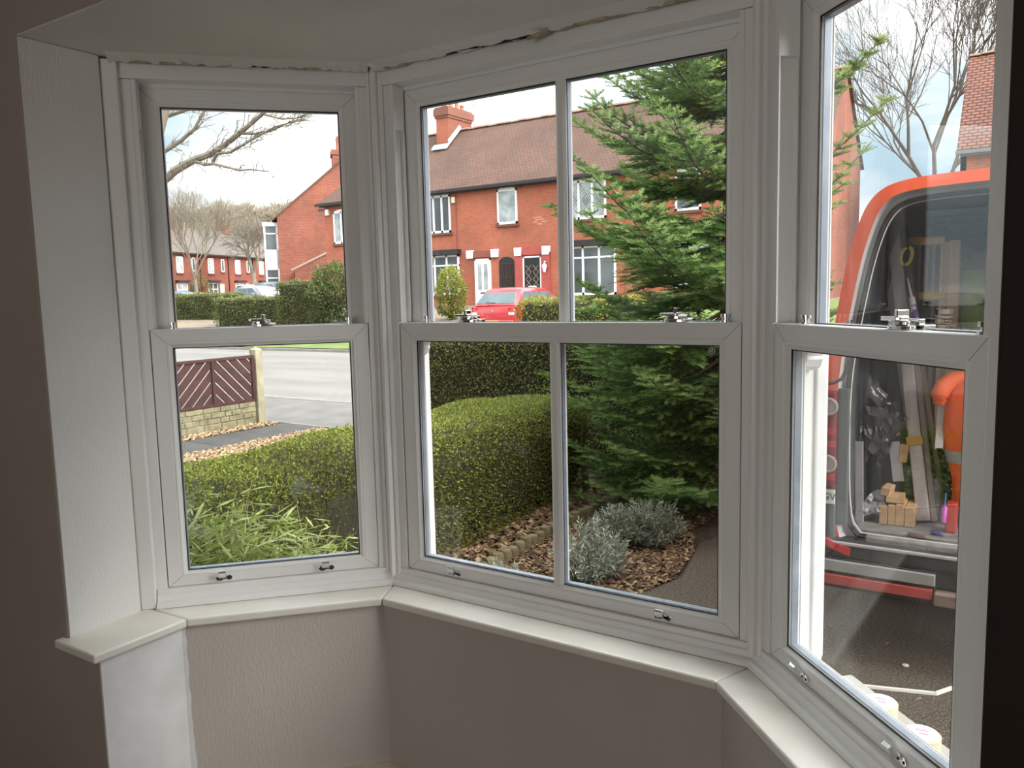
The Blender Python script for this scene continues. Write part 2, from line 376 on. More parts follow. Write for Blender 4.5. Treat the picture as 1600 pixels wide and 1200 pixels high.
# black slots where the plaster has come away from the head
for k, a_, b_ in (('C', 0.23, 0.53), ('L', 0.30, 0.42)):
    S(MB(frame_xf(k)).prism([(a_, Z_CEIL - 0.001), (lerp(a_, b_, .5), Z_CEIL - 0.002), (b_, Z_CEIL - 0.006 if k == 'C' else Z_CEIL - .002), (b_, Z_CEIL + 0.004), (a_, Z_CEIL + 0.004)], -0.032, -0.0215, 'y').build('trim_gap', DARKHOLE))
# curl of torn lining paper hanging from the gap
cp_ = MB(frame_xf('C')); rings = []
for i in range(7):
    t = i / 6; r_ = 0.008 - 0.003 * t
    rings.append([(0.575 - 0.055 * t + r_ * 0.9 * math.cos(a) * .6, -0.036 - 0.020 * t + r_ * math.cos(a), Z_CEIL - 0.002 - 0.016 * t + r_ * math.sin(a)) for a in [2 * math.pi * j / 8 for j in range(7)]])
cp_.loft(rings, closed=False, caps=False)
tag(cp_.build('paper_curl', FOAM, smooth=True), 'torn curl of buff paper hanging from the black gap above the middle window', 'paper scrap')

# dado below the sill
di = bayline(-0.118); do_ = bayline(0.16)
lowL = Vector((-2.040, WALL_Y)); lowR = Vector((2 * -1.110 + 2.040, WALL_Y))
kL = Vector((-2.058, 1.345)); kR = Vector((-2.22 + 2.058, 1.345))
def slab(name, mat, p, q, q2, p2, z0, z1): return S(MB().prism([tuple(p), tuple(q), tuple(q2), tuple(p2)], z0, z1).build(name, mat))
kL = line_hit(di[1], di[0] - di[1], Vector((-2.05, 0)), Vector((0, 1))); kR = line_hit(di[2], di[3] - di[2], Vector((-0.17, 0)), Vector((0, 1)))
slab('wall_bay_return', NEWPLASTER, (-2.04, WALL_Y - 0.004), kL, (kL.x - .16, kL.y + .12), (-2.22, WALL_Y - 0.003), FLOOR, SILL_B)
S(MB().box(-2.25, -2.0402, WALL_Y - 0.008, WALL_Y, FLOOR, SILL_B).build('wall_left_pier', ROOMW, bevel=0.003))
slab('wall_bay_left', PAPER, kL, di[1], do_[1], do_[0], FLOOR, SILL_B)
slab('wall_bay_front', PAPER, di[1], di[2], do_[2], do_[1], FLOOR, SILL_B)
slab('wall_bay_right', PAPER, di[2], kR, do_[3], do_[2], FLOOR, SILL_B)
slab('wall_bay_return_right', PAPER, kR, (lowR.x, WALL_Y), (0.02, WALL_Y), (0.0, kR.y + .05), FLOOR, SILL_B)
# feathered edge of the white plaster on the next wall
aL, tL, nL, LL = basis('L')
fe = MB(); N = 22; pa = []; pb = []
dl = (di[1] - kL).normalized()
for i in range(N + 1):
    z = lerp(FLOOR + 0.1, SILL_B - 0.004, i / N); wv = 0.010 + 0.010 * (1 - i / N) ** 2 + R.uniform(-.0025, .0025)
    q = kL + dl * wv + Vector((dl.y, -dl.x)) * 0.0008; pa.append((kL.x + dl.y * .0008, kL.y - dl.x * .0008, z)); pb.append((q.x, q.y, z))
fe.loft([[a, b] for a, b in zip(pa, pb)], closed=False, caps=False)
S(fe.build('trim_plaster_edge', NEWPLASTER))
# skirting round the bay
def ring_prism(name, mat, inner, outer, z0, z1, bevel=0):
    mb = MB()
    for i in range(len(inner) - 1):
        mb.prism([tuple(inner[i]), tuple(inner[i + 1]), tuple(outer[i + 1]), tuple(outer[i])], z0, z1)
    return S(mb.build(name, mat, bevel=bevel))
def base_line(off): 
    b_ = bayline(-0.118 - off); k0 = line_hit(b_[1], b_[0] - b_[1], Vector((-2.05 + off, 0)), Vector((0, 1))); k1 = line_hit(b_[2], b_[3] - b_[2], Vector((-0.17 - off, 0)), Vector((0, 1)))
    return [Vector((k0.x, WALL_Y)), k0, b_[1], b_[2], k1, Vector((k1.x, WALL_Y))]
ring_prism('baseboard_bay', WOODTRIM, base_line(0.022), base_line(0.0), FLOOR, 0.035)
ring_prism('baseboard_bay_moulding', WOODTRIM, base_line(0.014), base_line(0.0), 0.035, 0.052)

# ------------------------------------------------------------------ sill boards
b0, b1 = bayline(-0.137), bayline(-0.02)
sl_in = line_hit(b0[1], b0[0] - b0[1], Vector((-2.022, 0)), Vector((0, 1)))          # where the return meets the left board
sr_in = line_hit(b0[2], b0[3] - b0[2], Vector((-0.198, 0)), Vector((0, 1)))
sl_out = Vector((-2.215, 1.335)); sr_out = Vector((-0.005, 1.335))
G = 0.0009
def board(name, pts, label):
    c = sum((Vector(p) for p in pts), Vector((0, 0))) / len(pts)
    pts = [Vector(p) + (c - Vector(p)).normalized() * G for p in pts]
    return S(MB().prism([tuple(p) for p in pts], SILL_B, SILL_T).build(name, STONE, bevel=0.006, seg=3), label)
board('trim_1', [(-2.222, 1.075), (-2.022, 1.075), sl_in, (b1[0].x + .02, b1[0].y + .02), sl_out, (RX0 - .001, WALL_Y - .001), (-2.222, WALL_Y - .001)], 'short cream sill board returning to the left wall')
board('trim_2', [sl_in, b0[1], b1[1], (b1[0].x + .02, b1[0].y + .02)], 'cream sill board under the left window')
board('trim_3', [b0[1], b0[2], b1[2], b1[1]], 'long cream sill board under the middle window')
board('trim_4', [b0[2], sr_in, (b1[3].x - .02, b1[3].y + .02), b1[2]], 'cream sill board under the right window')
board('trim_5', [sr_in, (-0.198, 1.075), (0.002, 1.075), (0.002, WALL_Y - .001), (RX1 - .001, WALL_Y - .001), sr_out, (b1[3].x - .02, b1[3].y + .02)], 'short cream sill board returning to the right wall')
# moulding between sill boards and frames
prof = [(-0.012, Z_B - 0.001), (-0.012, Z_B - 0.016), (-0.017, Z_B - 0.018), (-0.020, SILL_T + 0.020), (-0.028, SILL_T + 0.018), (-0.034, SILL_T + 0.012), (-0.036, SILL_T + 0.001), (0.02, SILL_T + 0.001), (0.02, Z_B - 0.001)]
mm = MB(); ringsets = [bayline(o, -0.03, 0.03) for o, z in prof]
mm.loft([[(ringsets[j][i].x, ringsets[j][i].y, prof[j][1]) for j in range(len(prof))] for i in range(4)])
S(mm.build('trim_6', UPVC, bevel=0.0015), 'white stepped moulding between sill boards and window frames')
# cover strips beside the outer frames, and the corner post covers
S(MB(frame_xf('L')).box(-0.082, -0.032, -0.026, 0.03, SILL_T, Z_CEIL + 0.006).build('trim_7', UPVC, bevel=0.003), 'tall white cover strip between left window and wall')
S(MB(frame_xf('R')).box(basis('R')[3] + 0.032, basis('R')[3] + 0.082, -0.010, 0.03, SILL_T, Z_CEIL + 0.006).build('trim_8', UPVC, bevel=0.003), 'tall white cover strip between right window and wall')
def corner_post(name, k1, k2, label):
    a, t, n, L = basis(k1); c, u, m, M = basis(k2)
    p1 = a + t * (L + 0.028); p2 = c - u * 0.028; mid = (p1 + p2) / 2; d = (p2 - p1).normalized(); inn = Vector((d.y, -d.x))
    w = (p2 - p1).length / 2
    pl = []
    for f_, o in ((-1.0, -0.12), (-1.0, 0.012), (-0.62, 0.016), (-0.58, 0.010), (-0.40, 0.010), (-0.30, 0.022), (0.0, 0.027), (0.30, 0.022), (0.40, 0.010), (0.58, 0.010), (0.62, 0.016), (1.0, 0.012), (1.0, -0.12)):
        q = mid + d * (w * f_) + inn * o; pl.append((q.x, q.y))
    S(MB().prism(pl, SILL_T + 0.03, Z_CEIL + 0.008).build(name, UPVC, bevel=0.0008), label)
corner_post('trim_9', 'L', 'C', 'white fluted corner post between left and middle windows')
corner_post('trim_10', 'C', 'R', 'white fluted corner post between middle and right windows')

# ------------------------------------------------------------------ sash windows
def ell(cx, cy, a, b, k=18): return [(cx + a * math.cos(t), cy + b * math.sin(t)) for t in [2 * math.pi * j / k for j in range(k)]]
def sash_lock(xf, s, parent):
    base = MB(xf); base.prism(ell(s + .006, 0.026, .034, .015), Z_R, Z_R + 0.008); base.prism(ell(s, 0.026, .025, .012), Z_R + .008, Z_R + 0.016)
    lk = base.build('sash_lock', CHROME, parent, bevel=0.0015)
    lev = MB(xf); lev.prism([(s - 0.036, 0.016), (s - 0.031, 0.010), (s + 0.008, 0.012), (s + 0.013, 0.018), (s + 0.013, 0.036), (s + .006, 0.040), (s - 0.026, 0.030)], Z_R + .0165, Z_R + 0.0235)
    lev.box(s + 0.001, s + 0.010, 0.014, 0.038, Z_R + 0.0235, Z_R + 0.036)
    lev.build('lever', CHROME, lk, bevel=0.0015)
    kp = MB(xf); kp.box(s - 0.024, s + 0.040, 0.046, 0.068, Z_R - 0.001, Z_R + 0.009); kp.box(s - 0.010, s + 0.026, 0.046, 0.058, Z_R + 0.009, Z_R + 0.019)
    kp.build('keeper', CHROME, lk, bevel=0.0012)
def travel_stop(xf, s, parent):
    mb = MB(xf); mb.prism(ell(s, 0.030, .0135, .0135, 16), Z_R, Z_R + 0.004); mb.prism(ell(s, 0.030, .008, .008, 16), Z_R + 0.004, Z_R + 0.012); mb.prism(ell(s, 0.030, .012, .012, 16), Z_R + 0.012, Z_R + 0.020)
    mb.build('travel_stop', CHROME, parent, smooth=True)
def sash_lift(xf, s, parent):
    z = Z_B + 0.014
    pl = MB(xf); pl.prism(ell(s - .012, z, .012, .009), -0.004, 0.001, 'y'); pl.prism(ell(s + .016, z, .009, .008), -0.004, 0.001, 'y'); pl.box(s - .012, s + .016, -.004, .001, z - .0045, z + .0045)
    lf = pl.build('sash_lift', CHROME, parent, bevel=0.001)
    hk = MB(xf); pr = [(-0.003, 0.000), (-0.012, 0.003), (-0.023, 0.010), (-0.029, 0.024), (-0.023, 0.028), (-0.018, 0.018), (-0.009, 0.011), (-0.003, 0.011)]
    hk.add([(s - 0.0135, d, z + h) for d, h in pr] + [(s + 0.0095, d, z + h) for d, h in pr], [tuple(range(8)), tuple(range(15, 7, -1))] + [(i, (i + 1) % 8, 8 + (i + 1) % 8, 8 + i) for i in range(8)])
    hk.build('hook', CHROME, lf, bevel=0.0012)
    for q in (-0.018, 0.017): MB(xf).prism(ell(s + q, z - .001, .003, .003, 10), -0.0048, -0.003, 'y').build('screw', GASKET, lf)

SASH = [(0.000, 0.044), (0.000, 0.0015), (0.0015, 0.0), (0.037, 0.0), (0.038, 0.0012), (0.040, 0.0012), (0.041, 0.0), (0.045, 0.0005), (0.0515, 0.0065), (0.0550, 0.0075), (0.0550, 0.012), (0.0550, 0.044)]
GASK = [(0.0545, 0.012), (0.0545, 0.0085), (0.0575, 0.0085), (0.0575, 0.012)]
SPAC = [(0.0553, 0.0180), (0.0585, 0.0180), (0.0585, 0.0330), (0.0553, 0.0330)]
OUTB = [(0.0500, 0.0400), (0.0565, 0.0400), (0.0500, 0.0470)]
def shift(prof, dn): return [(d, n + dn) for d, n in prof]
def sash(xf, name, parent, s0, s1, z0, z1, dn, sc, glass, bar=None):
    sh = MB(xf).rectframe(s0, s1, z0, z1, shift(SASH, dn), sc).build(name, UPVC, parent)
    sh['label'] = 'white sliding sash, ' + ('inner lower half' if dn < .02 else 'outer upper half')
    # weld lines at the mitres
    for (a, b, sx, sz) in ((s0, z0, sc[0], sc[2]), (s1, z0, -sc[1], sc[2]), (s1, z1, -sc[1], -sc[3]), (s0, z1, sc[0], -sc[3])):
        p, q = Vector((a + 0.002 * sx, b + 0.002 * sz)), Vector((a + 0.040 * sx, b + 0.040 * sz)); d = (q - p).normalized(); w = Vector((-d.y, d.x)) * 0.0005
        MB(xf).add([(p.x - w.x, dn - 0.0002, p.y - w.y), (p.x + w.x, dn - 0.0002, p.y + w.y), (q.x + w.x, dn - 0.0002, q.y + w.y), (q.x - w.x, dn - 0.0002, q.y - w.y),
                    (p.x - w.x, dn + 0.0004, p.y - w.y), (p.x + w.x, dn + 0.0004, p.y + w.y), (q.x + w.x, dn + 0.0004, q.y + w.y), (q.x - w.x, dn + 0.0004, q.y - w.y)],
                   [(0, 1, 2, 3), (4, 7, 6, 5), (0, 4, 5, 1), (1, 5, 6, 2), (2, 6, 7, 3), (3, 7, 4, 0)]).build('weld_line', JOINT, sh)
    cells = [(s0 + .0553 * sc[0], s1 - .0553 * sc[1])]
    zz0, zz1 = z0 + .0553 * sc[2], z1 - .0553 * sc[3]
    if bar:
        cells = [(cells[0][0], bar - 0.013), (bar + 0.013, cells[0][1])]
        MB(xf).add([(bar + o, dn + n, z) for z in (zz0, zz1) for o, n in ((-.016, .012), (-.016, .0085), (-.008, .002), (.008, .002), (.016, .0085), (.016, .012))],
                   [(0, 1, 2, 3, 4, 5), (11, 10, 9, 8, 7, 6)] + [(i, (i + 1) % 6, 6 + (i + 1) % 6, 6 + i) for i in range(6)]).build('glazing_bar', UPVC, sh)
        MB(xf).box(bar - 0.015, bar + 0.015, dn + 0.036, dn + 0.046, zz0, zz1).build('outer_glazing_bar', UPVC, sh, bevel=0.003)
        MB(xf).box(bar - 0.012, bar + 0.012, dn + 0.018, dn + 0.033, zz0, zz1).build('spacer_bar', SPACER, sh)
    for c0, c1 in cells:
        MB(xf).rectframe(c0 - .0553, c1 + .0553, zz0 - .0553, zz1 + .0553, shift(GASK, dn)).build('gasket', GASKET, sh)
        MB(xf).rectframe(c0 - .0553, c1 + .0553, zz0 - .0553, zz1 + .0553, shift(SPAC, dn)).build('spacer_frame', SPACER, sh)
        MB(xf).rectframe(c0 - .0553, c1 + .0553, zz0 - .0553, zz1 + .0553, shift(OUTB, dn)).build('outer_bead', UPVC_IN, sh)
        MB(xf).box(c0 - .001, c1 + .001, dn + 0.0125, dn + 0.0165, zz0 - .001, zz1 + .001).build('pane', glass, sh)
    return sh
def window(name, k, glass, locks, stops, lifts, bar=None, label=''):
    a, t, n, W = basis(k); xf = frame_xf(k)
    w = empty(name, (a.x + t.x * W / 2, a.y + t.y * W / 2, Z_B)); w['kind'] = 'structure'; w['label'] = label
    # outer frame: head, jambs, cill
    MB(xf).box(-0.034, W + 0.034, -0.010, 0.135, Z_T + 0.006, Z_CEIL + 0.03).build('frame_head', UPVC, w, bevel=0.002)
    MB(xf).box(0.0, W, 0.0475, 0.052, Z_T - 0.004, Z_T + 0.006).build('parting_bead', UPVC, w)
    for sgn, e in ((-1, 0.0), (1, W)):
        s_in, s_out = e + sgn * 0.002, e + sgn * 0.034
        MB(xf).box(min(s_in, s_out), max(s_in, s_out), -0.004, 0.135, Z_B - 0.03, Z_T + 0.0055).build('frame_jamb', UPVC, w, bevel=0.002)
        # thin fins of the lower sash track, seen above the meeting rail, stopped by a block at the head
        MB(xf).box(min(e + sgn * .002, e - sgn * .010), max(e + sgn * .002, e - sgn * .010), -0.003, 0.0005, Z_R + 0.002, 2.000).build('track_fin', UPVC, w)
        MB(xf).box(min(e + sgn * .002, e - sgn * .012), max(e + sgn * .002, e - sgn * .012), 0.040, 0.0435, Z_R + 0.002, 2.000).build('track_fin', UPVC, w)
        MB(xf).box(min(e + sgn * .002, e - sgn * .010), max(e + sgn * .002, e - sgn * .010), -0.004, 0.0465, 2.000, Z_T + 0.0055).build('head_stop', UPVC, w, bevel=0.0015)
        # outer lip that the upper sash slides behind
        MB(xf).box(min(s_in, e - sgn * .005), max(s_in, e - sgn * .005), 0.105, 0.134, Z_B - 0.02, Z_T).build('outer_lip', UPVC_IN, w, bevel=0.003)
    MB(xf).box(-0.030, W + 0.030, 0.0, 0.050, 0.585, Z_B - 0.004).box(-0.030, W + 0.030, 0.050, 0.134, 0.560, 0.600).build('frame_cill', UPVC_IN, w)
    MB(xf).box(-0.030, W + 0.030, 0.10, 0.235, 0.515, 0.550).build('outer_sill', KERB0, w, bevel=0.006)
    lo = sash(xf, 'lower_sash', w, 0.001, W - 0.001, Z_B, Z_R, 0.0, (1.04, 1.0, 0.80, 1.0), glass, bar)
    up = sash(xf, 'upper_sash', w, 0.004, W - 0.004, Z_R - 0.052, Z_T - 0.001, 0.0545, (1.0, 1.0, 0.9, 0.98), glass, bar)
    for sgn, e in ((1, 0.004), (-1, W - 0.004)):          # run-through horns under the upper sash
        pl = [(0, 0.01), (0.042, 0.01), (0.040, -0.010), (0.034, -0.022), (0.036, -0.030), (0.028, -0.046), (0.012, -0.056), (0, -0.058)]
        MB(xf).add([(e + sgn * p, d, Z_R - 0.052 + h) for d in (0.058, 0.096) for p, h in pl], [tuple(range(8)), tuple(range(15, 7, -1))] + [(i, (i + 1) % 8, 8 + (i + 1) % 8, 8 + i) for i in range(8)]).build('sash_horn', UPVC_IN, up)
    for s in locks: sash_lock(xf, s, lo)
    for s in stops: travel_stop(xf, s, lo)
    for s in lifts: sash_lift(xf, s, lo)
    bpy.context.view_layer.update(); inv = w.matrix_world.inverted()
    for c in w.children: c.matrix_parent_inverse = inv
    return w, lo
window('window_1', 'L', GLASS_L, [0.312], [0.060, 0.576], [0.161, 0.468], None, 'left sash window of the bay, white frame, single panes')
w2, lo2 = window('window_2', 'C', GLASS_C, [0.235, 0.883], [0.086, 1.012], [0.186, 0.861], 0.545, 'wide middle sash window of the bay with a glazing bar')
window('window_3', 'R', GLASS_R, [0.391], [0.080, 0.590], [0.142, 0.4615], None, 'right sash window of the bay, nearest the camera')
# etched safety mark on the middle lower pane
mk = MB(frame_xf('C')); zc, sc_ = 1.352, 0.984
for r0, a0, a1 in ((0.0085, 60, 140), (0.0085, 220, 300), (0.0085, -40, 40), (0.0085, 150, 210)):
    A = [math.radians(lerp(a0 + 90, a1 + 90, i / 5)) for i in range(6)]
    mk.loft([[(sc_ + r0 * math.cos(a), 0.0120, zc + r0 * math.sin(a)), (sc_ + (r0 - .0016) * math.cos(a), 0.0120, zc + (r0 - .0016) * math.sin(a))] for a in A], closed=False, caps=False)
mk.box(sc_ - .0035, sc_ - .0015, 0.0119, 0.0121, zc - .004, zc + .004); mk.box(sc_ + .001, sc_ + .003, 0.0119, 0.0121, zc - .004, zc + .004); mk.box(sc_ - .003, sc_ + .003, 0.0119, 0.0121, zc - .0008, zc + .0008)
om = mk.build('etched_mark', node_mat('etched_white', (0.8, 0.8, 0.8), 0.7), lo2)
# house above and outside
S(MB().box(-6.5, 2.35, -5.5, 1.5, 2.62, 5.6).build('wall_upper', 'room_wall_paint'))
S(MB().prism([(-6.0, 5.6), (1.9, 5.6), (-2.0, 8.2)], -6.8, 2.6, 'x').build('roof_upper', node_mat('own_roof', (0.25, 0.15, 0.12), 0.9)))
S(MB().prism([(RX0 - .35, 1.5), (RX1 + .35, 1.5), (bayline(.2)[2].x + .03, bayline(.2)[2].y), (bayline(.2)[1].x - .03, bayline(.2)[1].y)], Z_CEIL + 0.105, Z_CEIL + 0.2).build('roof_bay', UPVC_IN))

# ------------------------------------------------------------------ ground
TARMAC = node_mat('drive_tarmac', (0.20, 0.160, 0.115), 0.9, (0.060, 0.046, 0.032), 110, bump=0.9, bump_scale=260, detail=3, contrast=(.42, .66))
ROADM = node_mat('road_tarmac', (0.225, 0.21, 0.19), 0.85, (0.17, 0.16, 0.145), 1.2, bump=0.5, bump_scale=140, stretch=(0.25, 1, 1), detail=8)
FOOTM = node_mat('footway_tarmac', (0.19, 0.175, 0.16), 0.9, (0.14, 0.13, 0.118), 3, bump=0.5, bump_scale=160, detail=8)
SOIL = node_mat('dark_soil', (0.085, 0.055, 0.035), 0.95, (0.04, 0.028, 0.018), 14, bump=1.0, bump_scale=70)
GRASS = node_mat('verge_grass', (0.17, 0.22, 0.05), 0.95, (0.10, 0.15, 0.03), 3, bump=1.0, bump_scale=60)
DRIVE2 = node_mat('far_drive', (0.26, 0.20, 0.145), 0.9, (0.20, 0.155, 0.11), 2, bump=0.4, bump_scale=60)
KERB = node_mat('kerb_concrete', (0.26, 0.245, 0.22), 0.9, (0.20, 0.19, 0.17), 8, bump=0.4)
SLATE = node_mat('grey_flagstone', (0.092, 0.086, 0.080), 0.8, (0.062, 0.058, 0.054), 5, bump=0.4, bump_scale=40)
def strip(name, mat, x0, x1, ys, lift=0.0, nx=2):
    mb = MB(); vs = []; fs = []; n = len(ys)
    for y in ys:
        for i in range(nx): vs.append((lerp(x0, x1, i / (nx - 1)), y, zg(y) + lift))
    fs = [(j * nx + i, j * nx + i + 1, (j + 1) * nx + i + 1, (j + 1) * nx + i) for j in range(n - 1) for i in range(nx - 1)]
    mb.add(vs, fs); return S(mb.build(name, mat))
S(MB().box(-60, 30, -12, 6.7, -0.30, -0.012).build('ground_garden', SOIL))
S(MB().prism([(-1.32, 1.4), (30, 1.4), (30, 6.68), (-1.32, 6.68), (-1.32, 5.4), (-1.62, 4.5), (-1.50, 3.9), (-1.70, 3.2), (-1.75, 2.4), (-1.45, 1.7)], -0.2, 0.0).build('ground_driveway', TARMAC))
strip('ground_footway', FOOTM, -60, 30, [6.66, 8.0, 8.3])
S(MB().box(-60, 30, 8.30, 8.45, -0.1, 0.012).build('kerb', KERB))
strip('ground_road', ROADM, -140, 60, [8.44, 9.5, 11, 13, 15.2], -0.05)
S(MB().box(-60, 30, 15.2, 15.35, 0.0, 0.158).build('kerb_far', KERB))
strip('ground_far_footway', FOOTM, -140, 60, [15.35, 17.2], 0.0)
strip('ground_far', DRIVE2, -140, 60, [17.19, 20, 24, 27, 32, 45, 60, 90, 130], 0.0)
strip('ground_verge', GRASS, -24, -15.2, [15.36, 17.0], 0.03)
strip('ground_far_lawn', GRASS, -13.2, 10, [19.8, 24, 27, 31.9], 0.02)

# ------------------------------------------------------------------ hedges
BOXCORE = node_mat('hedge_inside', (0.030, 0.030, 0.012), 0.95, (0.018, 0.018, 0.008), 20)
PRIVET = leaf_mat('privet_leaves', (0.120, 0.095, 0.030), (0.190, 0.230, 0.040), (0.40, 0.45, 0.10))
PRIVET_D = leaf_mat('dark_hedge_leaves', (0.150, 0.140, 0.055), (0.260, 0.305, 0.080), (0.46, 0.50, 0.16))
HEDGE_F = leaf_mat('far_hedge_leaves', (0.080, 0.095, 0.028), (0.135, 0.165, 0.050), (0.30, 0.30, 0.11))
HEDGE_Y = leaf_mat('yellow_hedge_leaves', (0.10, 0.11, 0.02), (0.23, 0.25, 0.04), (0.42, 0.40, 0.08))
def hedge(name, label, x0, x1, y0, y1, z0, z1, mat, dens, leaf, group=None, top_tint=0.28, wob=0.03, faces='txy', patchy=None, rnd=0.075, round_end=False):
    h = empty(name, ((x0 + x1) / 2, (y0 + y1) / 2, z0))
    i_ = leaf * 1.2
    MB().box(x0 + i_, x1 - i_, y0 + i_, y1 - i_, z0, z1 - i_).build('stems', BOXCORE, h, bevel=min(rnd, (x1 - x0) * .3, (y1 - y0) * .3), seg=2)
    P, Nn = [], []
    A = {'t': (x1 - x0) * (y1 - y0), 'x0': (y1 - y0) * (z1 - z0), 'x1': (y1 - y0) * (z1 - z0), 'y0': (x1 - x0) * (z1 - z0), 'y1': (x1 - x0) * (z1 - z0)}
    for f, a in A.items():
        n = int(a * dens); u, v = RN.random(n), RN.random(n)
        X, Y, Z = np.empty(n), np.empty(n), np.empty(n); N = np.zeros((n, 3))
        if f == 't': X, Y, Z = x0 + u * (x1 - x0), y0 + v * (y1 - y0), np.full(n, z1); N[:, 2] = 1
        elif f[0] == 'x': X, Y, Z = np.full(n, x0 if f == 'x0' else x1), y0 + u * (y1 - y0), z0 + v * (z1 - z0); N[:, 0] = -1 if f == 'x0' else 1
        else: X, Y, Z = x0 + u * (x1 - x0), np.full(n, y0 if f == 'y0' else y1), z0 + v * (z1 - z0); N[:, 1] = -1 if f == 'y0' else 1
        P.append(np.stack([X, Y, Z], 1)); Nn.append(N)
    P, N = np.concatenate(P), np.concatenate(Nn)
    # round the shoulders
    c = np.array([(x0 + x1) / 2, (y0 + y1) / 2, 0]); half = np.array([(x1 - x0) / 2, (y1 - y0) / 2, 0])
    r = rnd; lo = np.array([x0 + r, y0 + r, -1e9]); hi = np.array([x1 - r, y1 - r, z1 - r])
    Q = np.clip(P, lo, hi); D = P - Q; L = np.linalg.norm(D, axis=1, keepdims=True); m = (L[:, 0] > 1e-6)
    P[m] = Q[m] + D[m] / L[m] * np.minimum(L[m], r); N[m] = D[m] / L[m]
    ph = P @ np.array([[3.1], [2.3], [2.7]]) 
    w = (np.sin(P[:, 0] * 4.3 + 1) * np.sin(P[:, 1] * 3.7) + np.sin(P[:, 2] * 6.1 + P[:, 0] * 2.2 + P[:, 1] * 5.2)) * wob * 0.5
    P = P + N * (w + RN.normal(0, leaf * 0.35, len(P)) - leaf * 0.4)[:, None]
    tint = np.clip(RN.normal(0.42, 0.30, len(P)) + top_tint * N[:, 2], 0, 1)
    if patchy: tint = np.clip(tint + patchy(P), 0, 1)
    np_mesh('leaves', leaf_quads(P, N, leaf, leaf * 0.55), None, mat, h, tint, 'stuff')
    settle(h); tag(h, label, 'hedge', group); return h
def red_patch(P): return -0.5 * np.exp(-((P[:, 0] + 3.05) ** 2 / 0.06 + (P[:, 1] - 2.75) ** 2 / 0.05)) 
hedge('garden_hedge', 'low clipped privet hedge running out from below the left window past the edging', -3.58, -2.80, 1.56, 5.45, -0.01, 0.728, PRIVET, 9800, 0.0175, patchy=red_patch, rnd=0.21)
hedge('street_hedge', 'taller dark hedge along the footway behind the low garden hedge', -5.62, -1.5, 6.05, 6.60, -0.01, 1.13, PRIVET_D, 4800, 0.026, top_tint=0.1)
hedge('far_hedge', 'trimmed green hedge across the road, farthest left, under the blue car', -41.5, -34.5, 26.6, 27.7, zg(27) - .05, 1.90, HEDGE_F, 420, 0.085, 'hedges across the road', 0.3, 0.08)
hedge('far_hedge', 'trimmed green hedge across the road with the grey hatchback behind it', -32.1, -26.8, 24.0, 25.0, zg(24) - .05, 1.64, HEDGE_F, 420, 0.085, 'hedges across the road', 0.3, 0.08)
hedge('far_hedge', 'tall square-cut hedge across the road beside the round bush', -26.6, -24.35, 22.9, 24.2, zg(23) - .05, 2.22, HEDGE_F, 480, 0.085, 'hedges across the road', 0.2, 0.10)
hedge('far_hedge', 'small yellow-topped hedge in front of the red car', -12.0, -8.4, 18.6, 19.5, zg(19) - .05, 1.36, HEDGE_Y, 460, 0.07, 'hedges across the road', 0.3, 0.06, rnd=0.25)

def bush(name, label, c, r, mat, n, leaf, cat='bush', squash=1.0, group=None, base=None):
    c = np.array(c, float); b = empty(name, (c[0], c[1], base if base is not None else c[2] - r[2]))
    d = unit(RN.normal(0, 1, (n, 3))); rad = RN.uniform(0.72, 1.02, n)[:, None]
    lump = 1 + 0.12 * np.sin(d[:, 0] * 7 + 1) * np.sin(d[:, 1] * 6 + 2) + 0.10 * np.sin(d[:, 2] * 9)
    P = c + d * rad * lump[:, None] * np.array(r)
    zb = (base if base is not None else c[2] - r[2]); P[:, 2] = np.maximum(P[:, 2], zb + 0.02)
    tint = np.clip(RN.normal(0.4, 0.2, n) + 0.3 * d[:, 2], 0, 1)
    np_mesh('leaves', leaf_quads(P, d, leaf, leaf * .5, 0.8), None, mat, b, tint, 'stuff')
    mb = MB()
    for i in range(7):
        a = 2 * math.pi * i / 7; mb.tube([(c[0], c[1], zb), (c[0] + math.cos(a) * r[0] * .3, c[1] + math.sin(a) * r[1] * .3, c[2]), (c[0] + math.cos(a) * r[0] * .6, c[1] + math.sin(a) * r[1] * .6, c[2] + r[2] * .5)], [r[0] * .05, r[0] * .035, r[0] * .015], 5)
    mb.build('stems', BOXCORE, b)
    settle(b); tag(b, label, cat, group); return b
GREYGREEN = leaf_mat('bush_leaves', (0.05, 0.07, 0.02), (0.10, 0.13, 0.04), (0.22, 0.24, 0.09))
bush('round_bush', 'loose rounded bush across the road beside the tall clipped hedge', (-23.15, 22.9, 1.5), (1.22, 0.9, 1.30), GREYGREEN, 9500, 0.125, base=zg(22.9))
bush('yellow_shrub', 'upright yellow-green shrub in front of the terrace bay window', (-20.0, 26.3, 1.55), (0.62, 0.6, 1.05), HEDGE_Y, 3600, 0.11, base=zg(26.3))
bush('round_topiary', 'small dark clipped bush in front of the distant terrace', (-63.8, 46.3, 2.5), (1.1, 1.0, 1.3), HEDGE_F, 900, 0.16, base=zg(46))

